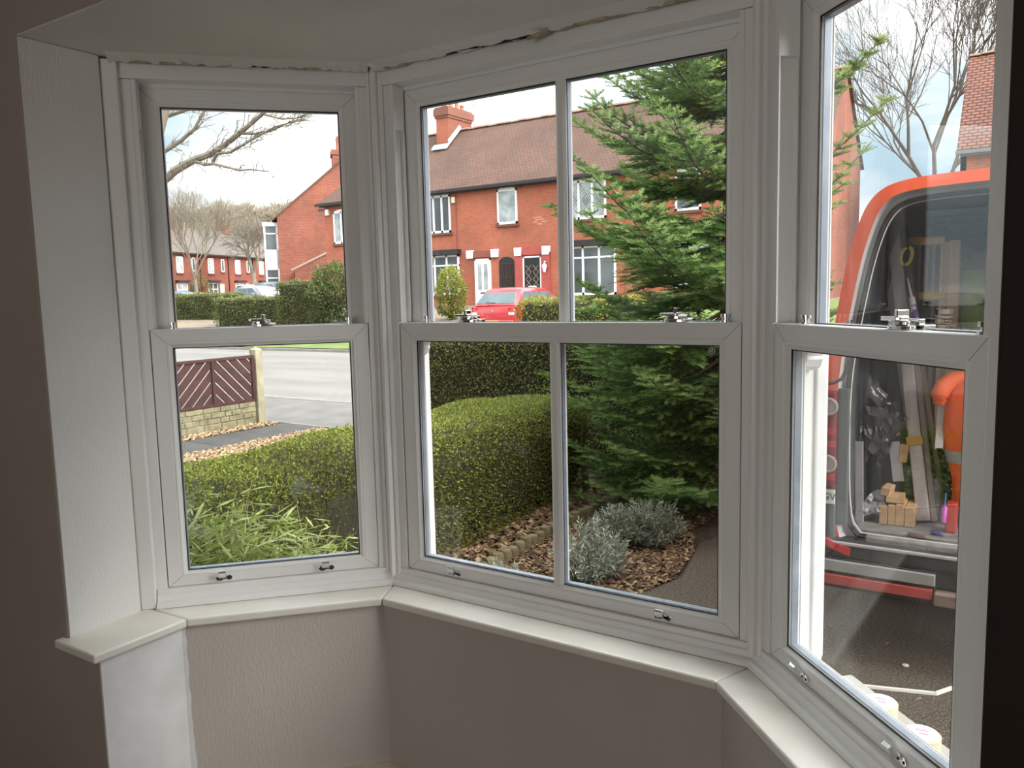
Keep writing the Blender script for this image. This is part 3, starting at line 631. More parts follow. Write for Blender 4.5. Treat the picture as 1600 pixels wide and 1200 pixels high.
# ------------------------------------------------------------------ neighbour's fence, path, gravel
CONC = node_mat('aged_concrete', (0.40, 0.36, 0.25), 0.9, (0.28, 0.25, 0.16), 7, bump=0.5, bump_scale=50)
CONC2 = node_mat('mossy_concrete', (0.34, 0.30, 0.19), 0.95, (0.20, 0.18, 0.10), 9, bump=0.8, bump_scale=40)
BROWNW = node_mat('maroon_fence_stain', (0.085, 0.030, 0.026), 0.75, (0.050, 0.019, 0.017), 5, bump=0.3, bump_scale=60, stretch=(1, 1, 4))
fn = empty('fence', (-7.95, 5.2, 0))
FX = -7.96
def fence_panel(y0, y1, z0, z1):
    # frame rails
    MB().box(FX - .02, FX + .025, y0, y1, z1 - 0.035, z1).build('top_rail', BROWNW, fn, bevel=0.003)
    MB().box(FX - .02, FX + .025, y0, y1, z0, z0 + 0.03).build('bottom_rail', BROWNW, fn, bevel=0.003)
    mid = (y0 + y1) / 2
    for yy in (y0 + .018, mid, y1 - .018): MB().box(FX - .012, FX + .03, yy - 0.018, yy + 0.018, z0 + .03, z1 - .035).build('upright', BROWNW, fn, bevel=0.003)
    # diagonal slats, mirrored about the middle upright, clipped to their half of the panel
    w, gap = 0.078, 0.022
    for sgn, a, b in ((1, mid + .018, y1 - .036), (-1, y0 + .036, mid - .018)):
        zz0, zz1 = z0 + .03, z1 - .035; k = (w + gap) * math.sqrt(2)
        for j in range(-8, 16):
            # band between lines z = zt - (y-a')  and z = zt - w' ; in mirrored coordinate u running away from mid
            c0 = zz0 + j * k; c1 = c0 + w * math.sqrt(2)
            span = b - a
            poly = []
            def clip(poly, f):
                out = []
                for i in range(len(poly)):
                    p, q = poly[i], poly[(i + 1) % len(poly)]; fp, fq = f(p), f(q)
                    if fp >= 0: out.append(p)
                    if (fp > 0) != (fq > 0) and fp != fq: t = fp / (fp - fq); out.append((p[0] + (q[0] - p[0]) * t, p[1] + (q[1] - p[1]) * t))
                return out
            poly = [(0, zz0), (span, zz0), (span, zz1), (0, zz1)]
            poly = clip(poly, lambda p: p[1] + p[0] - c0); poly = clip(poly, lambda p: c1 - p[1] - p[0]) if poly else poly
            if len(poly) < 3: continue
            ar = abs(sum(poly[i][0] * poly[(i + 1) % len(poly)][1] - poly[(i + 1) % len(poly)][0] * poly[i][1] for i in range(len(poly)))) / 2
            if ar < 2e-4: continue
            pts = [((mid + .018 + p[0]) if sgn > 0 else (mid - .018 - p[0]), p[1]) for p in poly]
            MB().prism(pts, FX - 0.006, FX + 0.012, 'x').build('slat', BROWNW, fn)
def fence_bay(y0, y1):
    fence_panel(y0, y1, 0.285, 0.845)
    gb = MB().box(FX - .02, FX + .010, y0, y1, -0.02, 0.285).build('gravel_board', CONC2, fn)
    rr = random.Random(int(y1 * 10)); rows = [(0.0, 0.085), (0.085, 0.150), (0.150, 0.215), (0.215, 0.280)]
    for i, (za, zb) in enumerate(rows):
        y = y0 + rr.uniform(0, .02)
        while y < y1 - .03:
            L = min(rr.uniform(0.09, 0.24), y1 - y); d = rr.uniform(0.006, 0.016)
            MB().box(FX + .009, FX + .010 + d, y + .005, y + L - .005, za + .005, zb - .004).build('stone_block', CONC2, gb, bevel=0.004, seg=1); y += L
def post(y): MB().add([(FX - .055, y - .05, -.02), (FX + .055, y - .05, -.02), (FX + .055, y + .05, -.02), (FX - .055, y + .05, -.02), (FX - .055, y - .05, .905), (FX + .055, y - .05, .905), (FX + .055, y + .05, .905), (FX - .055, y + .05, .905), (FX, y, .945)],
    [(3, 2, 1, 0), (0, 1, 5, 4), (1, 2, 6, 5), (2, 3, 7, 6), (3, 0, 4, 7), (4, 5, 8), (5, 6, 8), (6, 7, 8), (7, 4, 8)]).build('post', CONC, fn)
post(6.50); fence_bay(5.275, 6.445); post(5.22); fence_bay(4.0, 5.165); post(3.945)
settle(fn); tag(fn, 'low maroon slatted fence on a concrete base with a pale end post', 'fence')
# flags of the path beside the fence
pth = S(MB().box(-7.66, -6.96, 2.0, 6.62, -0.05, -0.006).build('ground_path', SOIL, None)); 
ys = [2.0, 2.95, 3.85, 4.75, 5.25, 5.95, 6.62]
for a_, b_ in zip(ys, ys[1:]):
    MB().prism([(-7.64, a_ + .006), (-6.98 + R.uniform(-.01, .01), a_ + .006), (-6.98, b_ - .006), (-7.65, b_ - .006)], -0.03, 0.004 + R.uniform(0, .004)).build('flagstone', SLATE, pth, bevel=0.003, seg=1)
# gravel strips
GRAVEL = leaf_mat('gravel_stones', (0.22, 0.14, 0.075), (0.42, 0.29, 0.165), (0.64, 0.50, 0.33), 0.9, 0.0)
BARK = leaf_mat('bark_chips', (0.070, 0.040, 0.022), (0.165, 0.098, 0.052), (0.42, 0.29, 0.165), 0.9, 0.0)
def chips(name, label, cat, poly, n, size, mat, flat=0.35, z0=0.0, lump=0.02, heap=None):
    """scattered small stones or chips in a polygon, as little tetra wedges"""
    xs = [p[0] for p in poly]; ysz = [p[1] for p in poly]; P = []
    def inside(x, y):
        c = False
        for i in range(len(poly)):
            (xa, ya), (xb, yb) = poly[i], poly[i - 1]
            if (ya > y) != (yb > y) and x < (xb - xa) * (y - ya) / (yb - ya) + xa: c = not c
        return c
    while len(P) < n:
        x, y = R.uniform(min(xs), max(xs)), R.uniform(min(ysz), max(ysz))
        if inside(x, y): P.append((x, y))
    P = np.array(P); n = len(P); z = z0 + RN.uniform(0, lump, n)
    if heap is not None: z = z + heap(P)
    C = np.column_stack([P, z]); ang = RN.uniform(0, 2 * np.pi, n); s = size * RN.uniform(0.55, 1.5, n)
    tilt = RN.normal(0, 0.35, (n, 2)); out = []
    ca, sa = np.cos(ang), np.sin(ang)
    def pt(u, v, w):
        x = (ca * u - sa * v) * s; y = (sa * u + ca * v) * s
        return np.column_stack([C[:, 0] + x, C[:, 1] + y, C[:, 2] + w * s * flat * 2 + tilt[:, 0] * x + tilt[:, 1] * y])
    a, b, c, d, t = pt(-1, -.6, 0), pt(1, -.6, 0), pt(.9, .6, 0), pt(-.9, .6, 0), pt(0, 0, 1)
    T = np.stack([a, b, t, b, c, t, c, d, t, d, a, t], 1).reshape(-1, 3)
    o = np_mesh(name, T, None, mat, None, np.repeat(RN.random(n), 4), 'stuff', nv=3)
    tag(o, label, cat); return o
S(MB().box(-6.97, -5.3, 1.5, 6.60, -0.05, -0.004).build('ground_gravel_bed', node_mat('gravel_bed', (0.42, 0.31, 0.19), 0.95, (0.26, 0.18, 0.10), 60, bump=1.0, bump_scale=150)))
chips('gravel', 'pale buff gravel strip between the flagged path and the garden hedge', 'gravel', [(-6.96, 3.2), (-5.5, 3.2), (-5.5, 6.5), (-6.96, 6.5)], 6500, 0.013, GRAVEL, 0.45)
chips('gravel_line', 'thin line of buff gravel along the fence foot', 'gravel', [(-7.94, 4.6), (-7.66, 4.6), (-7.66, 6.55), (-7.90, 6.55)], 900, 0.013, GRAVEL, 0.5)
# bark bed by the conifer with its log edging
bed = [(-2.46, 3.15), (-2.05, 2.95), (-1.74, 3.05), (-1.66, 3.35), (-1.52, 3.85), (-1.60, 4.35), (-1.75, 4.75), (-1.70, 5.6), (-2.44, 5.6)]
S(MB().prism(bed, -0.05, -0.002).build('ground_bark_bed', SOIL))
chips('bark_mulch', 'brown bark chips covering the bed under the conifer', 'mulch', bed, 9500, 0.0115, BARK, 0.22, lump=0.014)
chips('leaf_litter', 'dark bark chips between the hedge foot and the log edging', 'mulch', [(-2.95, 3.0), (-2.50, 3.0), (-2.53, 5.4), (-2.95, 5.4)], 2600, 0.015, BARK, 0.22)
chips('fallen_chips', 'few pale leaves and chips scattered on the tarmac drive', 'litter', [(-1.5, 3.0), (0.1, 2.3), (0.1, 3.2), (-1.3, 4.6)], 36, 0.010, GRAVEL, 0.12, z0=0.001, lump=0.001)
EDGE = node_mat('mossy_edging', (0.20, 0.165, 0.085), 0.95, (0.12, 0.098, 0.05), 12, bump=0.7, bump_scale=50)
eb = empty('edging_border', (-2.50, 4.2, 0)); k_ = 0
y = 3.18
while y < 5.2:
    w = 0.080; x = -2.43 - 0.05 * math.sin((y - 3.2) * 1.3); h = 0.072 + R.uniform(-.010, .010)
    MB().lathe([(0.036, -0.03), (0.036, h - .02), (0.031, h - .005), (0.016, h)], (x + R.uniform(-.004, .004), y, 0), 10).build('edging_log', EDGE, eb, smooth=True)
    y += w
settle(eb); tag(eb, 'row of short mossy upright logs edging the bark bed', 'edging')

# silver-leaved shrubs
SILVER = leaf_mat('silver_leaves', (0.16, 0.18, 0.13), (0.32, 0.36, 0.28), (0.56, 0.60, 0.50), 0.8, 0.15)
def silver(name, label, c, r, h, n):
    b = empty(name, (c[0], c[1], 0)); st = MB(); P = []; D = []
    for i in range(n):
        a = RN.uniform(0, 2 * math.pi); q = math.sqrt(RN.random()) * 0.95; el = lerp(1.45, 0.35, q) + RN.normal(0, .08)
        d = Vector((math.cos(a) * math.cos(el), math.sin(a) * math.cos(el), math.sin(el))); L = h * RN.uniform(0.8, 1.1) * lerp(1.0, r / h * 1.0, q * q)
        p0 = Vector((c[0] + math.cos(a) * q * r * .25, c[1] + math.sin(a) * q * r * .25, 0.0)); p1 = p0 + d * L * .6; p2 = p0 + d * L + Vector((0, 0, .03 * q))
        st.tube([p0, p1, p2], [.004, .0025, .0012], 3, cap=False)
        for t in np.linspace(.25, 1, 15):
            P.append(p0.lerp(p1, t / .6) if t < .6 else p1.lerp(p2, (t - .6) / .4)); D.append(d)
    P, D = np.array([tuple(p) for p in P]), np.array([tuple(p) for p in D])
    P = np.repeat(P, 3, 0); D = np.repeat(D, 3, 0); P = P + RN.normal(0, .004, P.shape)
    np_mesh('leaves', leaf_quads(P, D * 1.0, 0.034, 0.007, 0.75), None, SILVER, b, RN.random(len(P)), 'stuff')
    st.build('stems', node_mat('silver_stems', (0.25, 0.24, 0.18), 0.9), b)
    settle(b); tag(b, label, 'shrub', 'silver-leaved shrubs in the bark bed')
silver('silver_shrub', 'silver-leaved shrub nearest the glazing bar, front of the bark bed', (-1.905, 3.63, 0), 0.125, 0.29, 130)
silver('silver_shrub', 'left half of the pair of silver shrubs under the conifer', (-2.03, 4.27, 0), 0.135, 0.22, 100)
silver('silver_shrub', 'right half of the pair of silver shrubs under the conifer', (-1.86, 4.36, 0), 0.145, 0.26, 110)
silver('silver_sprig', 'tiny silver sprig in the bark near the log edging', (-2.27, 3.36, 0), 0.075, 0.10, 26)
tag(MB().add([(-2.30, 4.34, .03), (-2.25, 4.30, .10), (-2.22, 4.35, .07), (-2.26, 4.38, .02), (-2.29, 4.33, .035), (-2.245, 4.295, .105), (-2.215, 4.345, .075), (-2.255, 4.385, .025)], [(0, 1, 2, 3), (7, 6, 5, 4), (0, 4, 5, 1), (1, 5, 6, 2), (2, 6, 7, 3), (3, 7, 4, 0)]).build('paper_scrap', node_mat('white_paper', (.8, .8, .82), .8)), 'crumpled white paper scrap beside the silver shrubs', 'paper scrap')

# ------------------------------------------------------------------ bamboo below the left window
BAMB = leaf_mat('bamboo_leaves', (0.22, 0.29, 0.06), (0.36, 0.45, 0.12), (0.58, 0.62, 0.32), 0.5, 0.3)
CANE = node_mat('bamboo_cane', (0.38, 0.32, 0.16), 0.6, (0.26, 0.24, 0.10), 12)
bam = empty('bamboo', (-2.35, 2.0, 0))
leaf_me = []
for v in range(5):
    rr = random.Random(40 + v); L, W = 0.125, 0.014; V = []; Fc = []
    for i in range(6):
        t = i / 5; w = W * .5 * (math.sin(math.pi * (t ** .75)) if 0 < t < 1 else 0.02) ; zc = -0.10 * t * t * L * (1 + v * .9)
        V += [(L * t, -w, zc - w * .25), (L * t, 0, zc + w * .15), (L * t, w, zc - w * .25)]
    for i in range(5): Fc += [(i * 3, i * 3 + 1, i * 3 + 4, i * 3 + 3), (i * 3 + 1, i * 3 + 2, i * 3 + 5, i * 3 + 4)]
    me = bpy.data.meshes.new('bamboo_leaf'); me.from_pydata(V, [], Fc); me.update()
    a_ = me.attributes.new('tint', 'FLOAT', 'POINT'); a_.data.foreach_set('value', np.full(len(V), [0.15, 0.4, 0.6, 0.8, 1.0][v], np.float32))
    me.materials.append(BAMB); leaf_me.append(me)
rb = random.Random(5); nleaf = 0
for i in range(60):
    u = rb.random(); px = 300 + 240 * (u ** 1.5); bx = lerp(-2.66, -2.02, (px - 300) / 240); by = lerp(1.76, 2.12, (px - 300) / 240) + rb.uniform(-.12, .16)
    h = lerp(0.80, 0.62, (px - 300) / 240) * rb.uniform(0.70, 1.06); lean = Vector((rb.uniform(-.35, .2), rb.uniform(-.1, .35), 1)).normalized()
    b0_ = Vector((bx, by, 0)); p1 = b0_ + lean * h * .6; p2 = b0_ + lean * h + Vector((rb.uniform(-.09, .09), rb.uniform(-.09, .09), -.02))
    MB().tube([b0_, p1, p2], [.004, .003, .0015], 4).build('cane', CANE, bam)
    for j in range(5):
        if nleaf >= 298: break
        t = rb.uniform(.55, 1.0); p = b0_.lerp(p1, t / .6) if t < .6 else p1.lerp(p2, (t - .6) / .4)
        o = bpy.data.objects.new('leaf', rb.choice(leaf_me)); COL.objects.link(o); o.parent = bam
        o.location = p; o.rotation_euler = (rb.uniform(-.6, .6), rb.uniform(-.35, .75), rb.uniform(0, 2 * math.pi)); s_ = rb.uniform(.55, 1.1); o.scale = (s_, s_, s_); nleaf += 1
nb_ = 1500; u = RN.random(nb_) ** 1.5; Pb = np.column_stack([-2.66 + .66 * u + RN.normal(0, .07, nb_), 1.78 + .36 * u + RN.normal(0, .09, nb_), (0.76 - .18 * u) * RN.uniform(.45, 1.0, nb_)])
Pb = Pb[(Pb[:, 0] + 2.1705) * -.722 + (Pb[:, 1] - 1.3959) * .69 > .33]; nb_ = len(Pb)
np_mesh('small_leaves', leaf_quads(Pb, np.column_stack([RN.normal(0, 1, nb_), RN.normal(0, 1, nb_), RN.uniform(-.6, .3, nb_)]),   .095, .010, .3), None, BAMB, bam, RN.random(nb_), 'stuff')
settle(bam); tag(bam, 'clump of bamboo with long pale green leaves below the left window', 'bamboo')

# ------------------------------------------------------------------ conifer in front of the middle window
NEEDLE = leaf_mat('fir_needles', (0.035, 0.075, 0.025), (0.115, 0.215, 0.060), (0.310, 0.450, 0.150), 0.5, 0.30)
FIRBARK = node_mat('fir_bark', (0.10, 0.075, 0.055), 0.95, (0.05, 0.04, 0.03), 15, bump=0.8)
def needles(B, D, L, T, m=26, nl=0.027, nw=0.0070):
    """B base, D direction, L length, T tint of each shoot -> thin triangles"""
    n = len(B); t = np.linspace(0.04, 1.0, m)
    up = np.array([0, 0, 1.0]); S1 = unit(np.cross(D, up) + 1e-6); U = unit(np.cross(S1, D))
    ang = (np.arange(m) * 2.39996)
    V = np.empty((n, m, 3, 3))
    for j in range(m):
        a = ang[j] + RN.normal(0, .25, n); rad = S1 * np.cos(a)[:, None] * 1.15 + U * (np.abs(np.sin(a)) * 0.9 - 0.15)[:, None]
        taper = 1.0 if t[j] < .75 else 1.0 - (t[j] - .75) * 1.6
        nd = unit(rad * 0.95 + D * (0.55 + 0.9 * max(0, t[j] - .8) * 5)) * (nl * taper * RN.uniform(.8, 1.2, n))[:, None]
        p = B + D * (L * t[j])[:, None]; wv = unit(np.cross(nd, rad + D * .3 + 1e-6)) * nw * .5
        V[:, j, 0] = p - wv; V[:, j, 1] = p + wv; V[:, j, 2] = p + nd
    return V.reshape(-1, 3), np.repeat(T, m)
def conifer(name, label, c, H, rmax, seed):
    rr = random.Random(seed); t = empty(name, (c[0], c[1], 0))
    MB().tube([(c[0], c[1], -.02), (c[0] + .02, c[1], H * .4), (c[0], c[1], H)], [.095, .06, .012], 10).build('trunk', FIRBARK, t, smooth=True)
    z = 0.16
    while z < H - 0.15:
        f = z / H; rad = rmax * min(1.0, 0.80 + .2 * z, 1 - .30 * (z - 1.7), (H - z) / 3.2)
        nb = 15 if z < 3.6 else 9; a0 = rr.uniform(0, 6.28)
        extra = [e for e in ((1.98, .05, 1.0), (2.20, -.10, .96), (2.62, .03, .92)) if z - .12 <= e[0] < z + .12]
        for i in range(nb + len(extra)):
            a = a0 + 2 * math.pi * i / nb + rr.uniform(-.22, .22); L = rad * rr.choice((.74, .86, .95, 1.0, 1.06, 1.12))
            if L < .12: continue
            zz = z + rr.uniform(-.07, .07); hd = Vector((math.cos(a), math.sin(a), 0)); rise = lerp(-0.30, 0.34, f) + rr.uniform(-.06, .08); L *= .62 if math.cos(a) > .25 else rr.choice((.6, .85, 1.0, 1.08))
            if math.cos(a) > .25 and i < nb and rr.random() < .5: continue
            if i >= nb: a, L, zz, rise = extra[i - nb][1], extra[i - nb][2], extra[i - nb][0], .20; hd = Vector((math.cos(a), math.sin(a), 0))
            # keep off the van
            pts = []
            for k in range(7):
                q = k / 6; pts.append(Vector((c[0], c[1], zz)) + hd * (L * q) + Vector((0, 0, L * (rise * q + 0.20 * q * q - 0.13 * math.sin(q * 3.1)))))
            if zz < 2.0 and pts[-1].x > -0.86 and pts[-1].y > 3.3:
                s_ = max(0.2, (-0.88 - c[0]) / max(.01, pts[-1].x - c[0])); pts = [Vector((c[0], c[1], p.z)) + (p - Vector((c[0], c[1], p.z))) * s_ for p in pts]; L *= s_
            br = MB().tube(pts, [.014 * (1 - .8 * k / 6) * (.5 + L * .5) for k in range(7)], 4, cap=False).build('branch', FIRBARK, t)
            B, D, Ls, T = [], [], [], []
            def pos(q): k = min(5, int(q * 6)); return pts[k].lerp(pts[k + 1], q * 6 - k)
            def tang(q): k = min(5, int(q * 6)); return (pts[k + 1] - pts[k]).normalized()
            q = 0.16
            while q < 1.0:
                p, tg = pos(q), tang(q); sd = tg.cross(Vector((0, 0, 1))).normalized()
                for sg in (-1, 1):
                    ll = max(0.07, L * 0.46 * (1 - q) ** .8 * rr.uniform(.75, 1.15) + .035)
                    d = (sd * sg * 0.82 + tg * 0.62 + Vector((0, 0, rr.uniform(-.16, .10)))).normalized()
                    ns = max(1, int(ll / 0.062)); pp = p.copy()
                    for s in range(ns):
                        tip = s == ns - 1; dd = (d + Vector((rr.uniform(-.12, .12), rr.uniform(-.12, .12), rr.uniform(-.10, .16)))).normalized()
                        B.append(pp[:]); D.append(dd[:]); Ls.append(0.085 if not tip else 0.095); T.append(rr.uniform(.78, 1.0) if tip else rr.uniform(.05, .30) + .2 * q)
                        if s < ns - 1 or ns == 1:
                            for s2 in (-1, 1):
                                d2 = (dd + dd.cross(Vector((0, 0, 1))).normalized() * s2 * .95 + Vector((0, 0, rr.uniform(-.1, .1)))).normalized()
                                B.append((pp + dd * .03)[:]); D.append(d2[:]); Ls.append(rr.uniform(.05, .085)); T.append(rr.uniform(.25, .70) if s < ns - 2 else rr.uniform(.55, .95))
                        pp = pp + dd * 0.062
                q += 0.066 / max(L, .25)
            B.append(pos(.93)[:]); D.append(tang(.99)[:]); Ls.append(.11); T.append(.9)
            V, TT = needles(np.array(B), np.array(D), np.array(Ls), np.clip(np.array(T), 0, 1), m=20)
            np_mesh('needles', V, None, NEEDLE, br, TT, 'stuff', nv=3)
        z += rr.uniform(.20, .26) if z < 3.5 else .28
    settle(t); tag(t, label, 'tree'); return t
conifer('fir_tree', 'broad dark green fir tree filling the right half of the middle window', (-1.74, 5.4), 5.9, 1.30, 3)

# ------------------------------------------------------------------ bare trees
BARKL = node_mat('pale_bark', (0.26, 0.22, 0.16), 0.95, (0.18, 0.15, 0.11), 9, bump=0.5)
BARKG = node_mat('grey_bark', (0.27, 0.235, 0.18), 0.95, (0.19, 0.165, 0.13), 9)
BARKD = node_mat('grey_brown_bark', (0.16, 0.13, 0.105), 0.95, (0.10, 0.085, 0.07), 9)
def bare_tree(name, label, base, height, trunk_h, r0, seed, mat, depth=5, kids=4, spread=0.55, group=None, up=0.25, lenk=0.72, twigr=0.006):
    rr = random.Random(seed); t = empty(name, base); b = Vector(base)
    tm = MB(); tm.tube([b - Vector((0, 0, .1)), b + Vector((rr.uniform(-.1, .1), rr.uniform(-.1, .1), trunk_h * .5)), b + Vector((0, 0, trunk_h))], [r0 * 1.25, r0, r0 * .85], 8)
    tm.build('trunk', mat, t, smooth=True)
    bm_ = MB()
    def grow(p, d, L, r, dep):
        mid = p + d * L * .5 + Vector((rr.uniform(-.06, .06), rr.uniform(-.06, .06), rr.uniform(-.02, .06))) * L; d2 = (d + Vector((rr.uniform(-.15, .15), rr.uniform(-.15, .15), up * .5))).normalized(); q = mid + d2 * L * .5
        bm_.tube([p, mid, q], [r, r * .8, max(twigr, r * .58)], 5 if dep > 2 else 3, cap=False)
        if dep <= 0: return
        for i in range(kids if dep > 1 else kids - 1):
            a = rr.uniform(0, 6.28); sp = spread * rr.uniform(.6, 1.25); o = d2.orthogonal().normalized(); o2 = d2.cross(o)
            nd = (d2 * math.cos(sp) + (o * math.cos(a) + o2 * math.sin(a)) * math.sin(sp) + Vector((0, 0, up * .35))).normalized()
            st = q if i < 2 else mid.lerp(q, rr.uniform(.1, .9)); grow(st, nd, L * lenk * rr.uniform(.8, 1.15), max(twigr, r * (.62 if i < 2 else .42)), dep - 1)
    L0 = (height - trunk_h) * (1 - lenk) / (1 - lenk ** (depth + 1)) * 1.15
    for i in range(kids):
        a = 2 * math.pi * i / kids + rr.uniform(-.4, .4); sp = spread * rr.uniform(.5, 1.15)
        grow(b + Vector((0, 0, trunk_h * rr.uniform(.88, 1.0))), Vector((math.cos(a) * math.sin(sp), math.sin(a) * math.sin(sp), math.cos(sp))), L0, r0 * .6, depth)
    bm_.build('branches', mat, t)
    settle(t); tag(t, label, 'tree', group); return t
bare_tree('bare_tree', 'pale bare tree left of the distant terrace, behind the blue car', (-62.6, 45, zg(45)), 9.6, 2.2, 0.17, 5, BARKG, 5, 4, .50, None, .22, .76, .0095)
bare_tree('bare_tree', 'grey bare tree with a low wide fork in front of the distant terrace', (-67.0, 55, zg(55)), 8.6, 3.0, 0.25, 8, BARKG, 5, 4, .66, None, .12, .76, .0105)
bare_tree('bare_tree', 'tall twiggy bare tree in the gap behind the van roof', (-4.3, 46, zg(46)), 14.6, 3.8, 0.25, 24, BARKD, 5, 4, .46, None, .20, .78, .010)
# near street tree: its trunk stands behind the left frame, its boughs cross the upper left pane
nt = empty('street_tree', (-14.6, 9.2, 0))
MB().tube([(-14.6, 9.2, -.1), (-14.45, 9.2, 1.6), (-14.15, 9.15, 2.9), (-13.9, 9.1, 3.6)], [.24, .20, .17, .13], 10).build('trunk', BARKL, nt, smooth=True)
MB().tube([(-14.3, 9.18, 2.5), (-14.1, 9.25, 3.9), (-13.6, 9.3, 4.8), (-13.1, 9.3, 5.6), (-12.8, 9.4, 6.6)], [.13, .11, .08, .06, .03], 8).build('bough', BARKL, nt, smooth=True)
rb = random.Random(17)
def twigs(p, d, n, L, parent, mat=BARKL):
    mb = MB()
    for i in range(n):
        q = p + Vector((rb.uniform(-.25, .25), rb.uniform(-.1, .1), rb.uniform(-.15, .15))) * .3; dd = (d + Vector((rb.uniform(-.9, .9), rb.uniform(-.5, .5), rb.uniform(-.7, .7)))).normalized(); l_ = L * rb.uniform(.4, 1.1)
        m_ = q + dd * l_ * .5 + Vector((0, 0, rb.uniform(-.03, .06))); e = q + dd * l_ + Vector((rb.uniform(-.1, .1), 0, rb.uniform(-.05, .12)))
        mb.tube([q, m_, e], [.0075, .0055, .004], 3, cap=False)
        for k in range(3):
            s_ = m_.lerp(e, rb.random()); mb.tube([s_, s_ + (dd + Vector((rb.uniform(-1, 1), rb.uniform(-.5, .5), rb.uniform(-.8, .8)))).normalized() * l_ * rb.uniform(.15, .4)], [.005, .0035], 3, cap=False)
    return mb.build('twigs', mat, parent)
def bough(pl, r0, r1, Y0=9.0, Y1=9.0, tw=0, tl=.5):
    n = len(pl); pts = [at(x, y, lerp(Y0, Y1, i / (n - 1))) for i, (x, y) in enumerate(pl)]
    b = MB().tube(pts, [lerp(r0, r1, i / (n - 1)) for i in range(n)], 7, cap=False).build('bough', BARKL, nt, smooth=True)
    for i in range(1, n):
        for k in range(tw):
            s_ = pts[i - 1].lerp(pts[i], (k + rb.random()) / tw); twigs(s_, (pts[i] - pts[i - 1]).normalized(), 2, tl, b)
bough([(228, 305), (250, 288), (275, 266), (303, 250), (330, 240), (352, 226), (375, 208), (410, 178), (428, 158), (460, 130)], .085, .018, 9.0, 9.0, 3, .50)
bough([(225, 262), (252, 240), (280, 222), (303, 203), (318, 176), (330, 150)], .046, .020, 9.2, 9.4, 3, .5)
bough([(232, 190), (260, 182), (290, 172), (330, 164), (370, 150)], .045, .018, 9.4, 9.6, 2, .4)
bough([(303, 250), (318, 257), (334, 256), (350, 260), (374, 266), (392, 265), (420, 268)], .035, .008, 9.0, 8.8, 2, .22)
bough([(332, 256), (339, 240), (360, 238), (380, 226), (397, 216), (430, 198), (460, 190), (478, 188)], .030, .009, 9.0, 8.9, 3, .26)
bough([(375, 208), (400, 209), (425, 204), (455, 190), (470, 186)], .028, .008, 9.0, 9.1, 3, .26)
bough([(410, 178), (440, 186), (465, 184), (480, 178)], .018, .006, 9.0, 9.1, 3, .24)
settle(nt); tag(nt, 'pale bare street tree whose boughs cross the upper left pane', 'tree')

# ------------------------------------------------------------------ hill and woods far left
WOOD_H = node_mat('winter_woodland', (0.30, 0.26, 0.19), 1.0, (0.20, 0.17, 0.12), 0.6, bump=1.0, bump_scale=2.0)
hm = MB(); nx, ny = 40, 10; vs = []
for j in range(ny):
    for i in range(nx):
        x = lerp(-260, -60, i / (nx - 1)); y_ = lerp(95, 240, (j / (ny - 1))); u = (x + 260) / 200
        h = (18.5 + 3.0 * math.sin(u * 5 + .6) - 9 * max(0, u - .5)) * min(1, (j + .2) / 3.0) + R.uniform(-.6, .6) + 4
        vs.append((x, y_, h))
hm.add(vs, [(j * nx + i, j * nx + i + 1, (j + 1) * nx + i + 1, (j + 1) * nx + i) for j in range(ny - 1) for i in range(nx - 1)])
S(hm.build('hill', WOOD_H, smooth=True))
proto = bare_tree('woodland_tree', 'bare tree', (0, 0, 0), 8.0, 1.6, .22, 31, node_mat('woodland_bark', (0.34, 0.29, 0.21), 1.0, (0.26, 0.22, 0.16), 3), 4, 4, .62, None, .15, .76, .045)
pv, pf = [], []
for ch in proto.children:
    o_ = len(pv); pv += [tuple(v.co) for v in ch.data.vertices]; pf += [tuple(i + o_ for i in p.vertices) for p in ch.data.polygons]
wm = MB(); rb = random.Random(9)
for i in range(46):
    y_ = rb.uniform(104, 128); x = -y_ * rb.uniform(1.10, 1.52); u = (x + 260) / 200; j = (y_ - 95) / 145 * 9; s_ = rb.uniform(.75, 1.25); a = rb.uniform(0, 6.28); ca, sa = math.cos(a) * s_, math.sin(a) * s_
    z = (18.5 + 3.0 * math.sin(u * 5 + .6) - 9 * max(0, u - .5)) * min(1, (j + .2) / 3.0) + 3.0
    wm.add([(x + ca * p[0] - sa * p[1], y_ + sa * p[0] + ca * p[1], z + p[2] * s_) for p in pv], pf)
for ch in list(proto.children): bpy.data.objects.remove(ch)
bpy.data.objects.remove(proto)
tag(wm.build('woodland', MATS['woodland_bark']), 'brown bare winter woodland on the hill beyond the distant terrace', 'woodland', None, 'stuff')

# ------------------------------------------------------------------ houses across the road
BR_F = brick_mat('orange_brick_front', 'x', (0.50, 0.108, 0.050), (0.38, 0.076, 0.038), (0.33, 0.18, 0.125), msize=0.016)
BR_G = brick_mat('orange_brick_gable', 'y', (0.30, 0.064, 0.030), (0.17, 0.036, 0.019), (0.27, 0.15, 0.11), msize=0.014)
BR_D = brick_mat('brown_brick_gable', 'y', (0.26, 0.085, 0.055), (0.21, 0.068, 0.045), (0.23, 0.135, 0.10))
def tile_mat(name, c1, c2, line, row=0.11, col=0.17, ms=0.012):
    m = brick_mat(name, 'x', c1, c2, line, col, row * .72, ms); return m
TILE = tile_mat('brown_roof_tiles', (0.175, 0.098, 0.072), (0.145, 0.080, 0.058), (0.060, 0.034, 0.027), row=0.16, col=0.20, ms=0.016)
TILE_R = tile_mat('orange_roof_tiles', (0.26, 0.105, 0.068), (0.22, 0.088, 0.058), (0.055, 0.026, 0.020), row=0.19, col=.30, ms=0.032)
TILE_G = node_mat('greyish_roof_tiles', (0.16, 0.13, 0.11), 0.95, (0.12, 0.10, 0.088), 3)
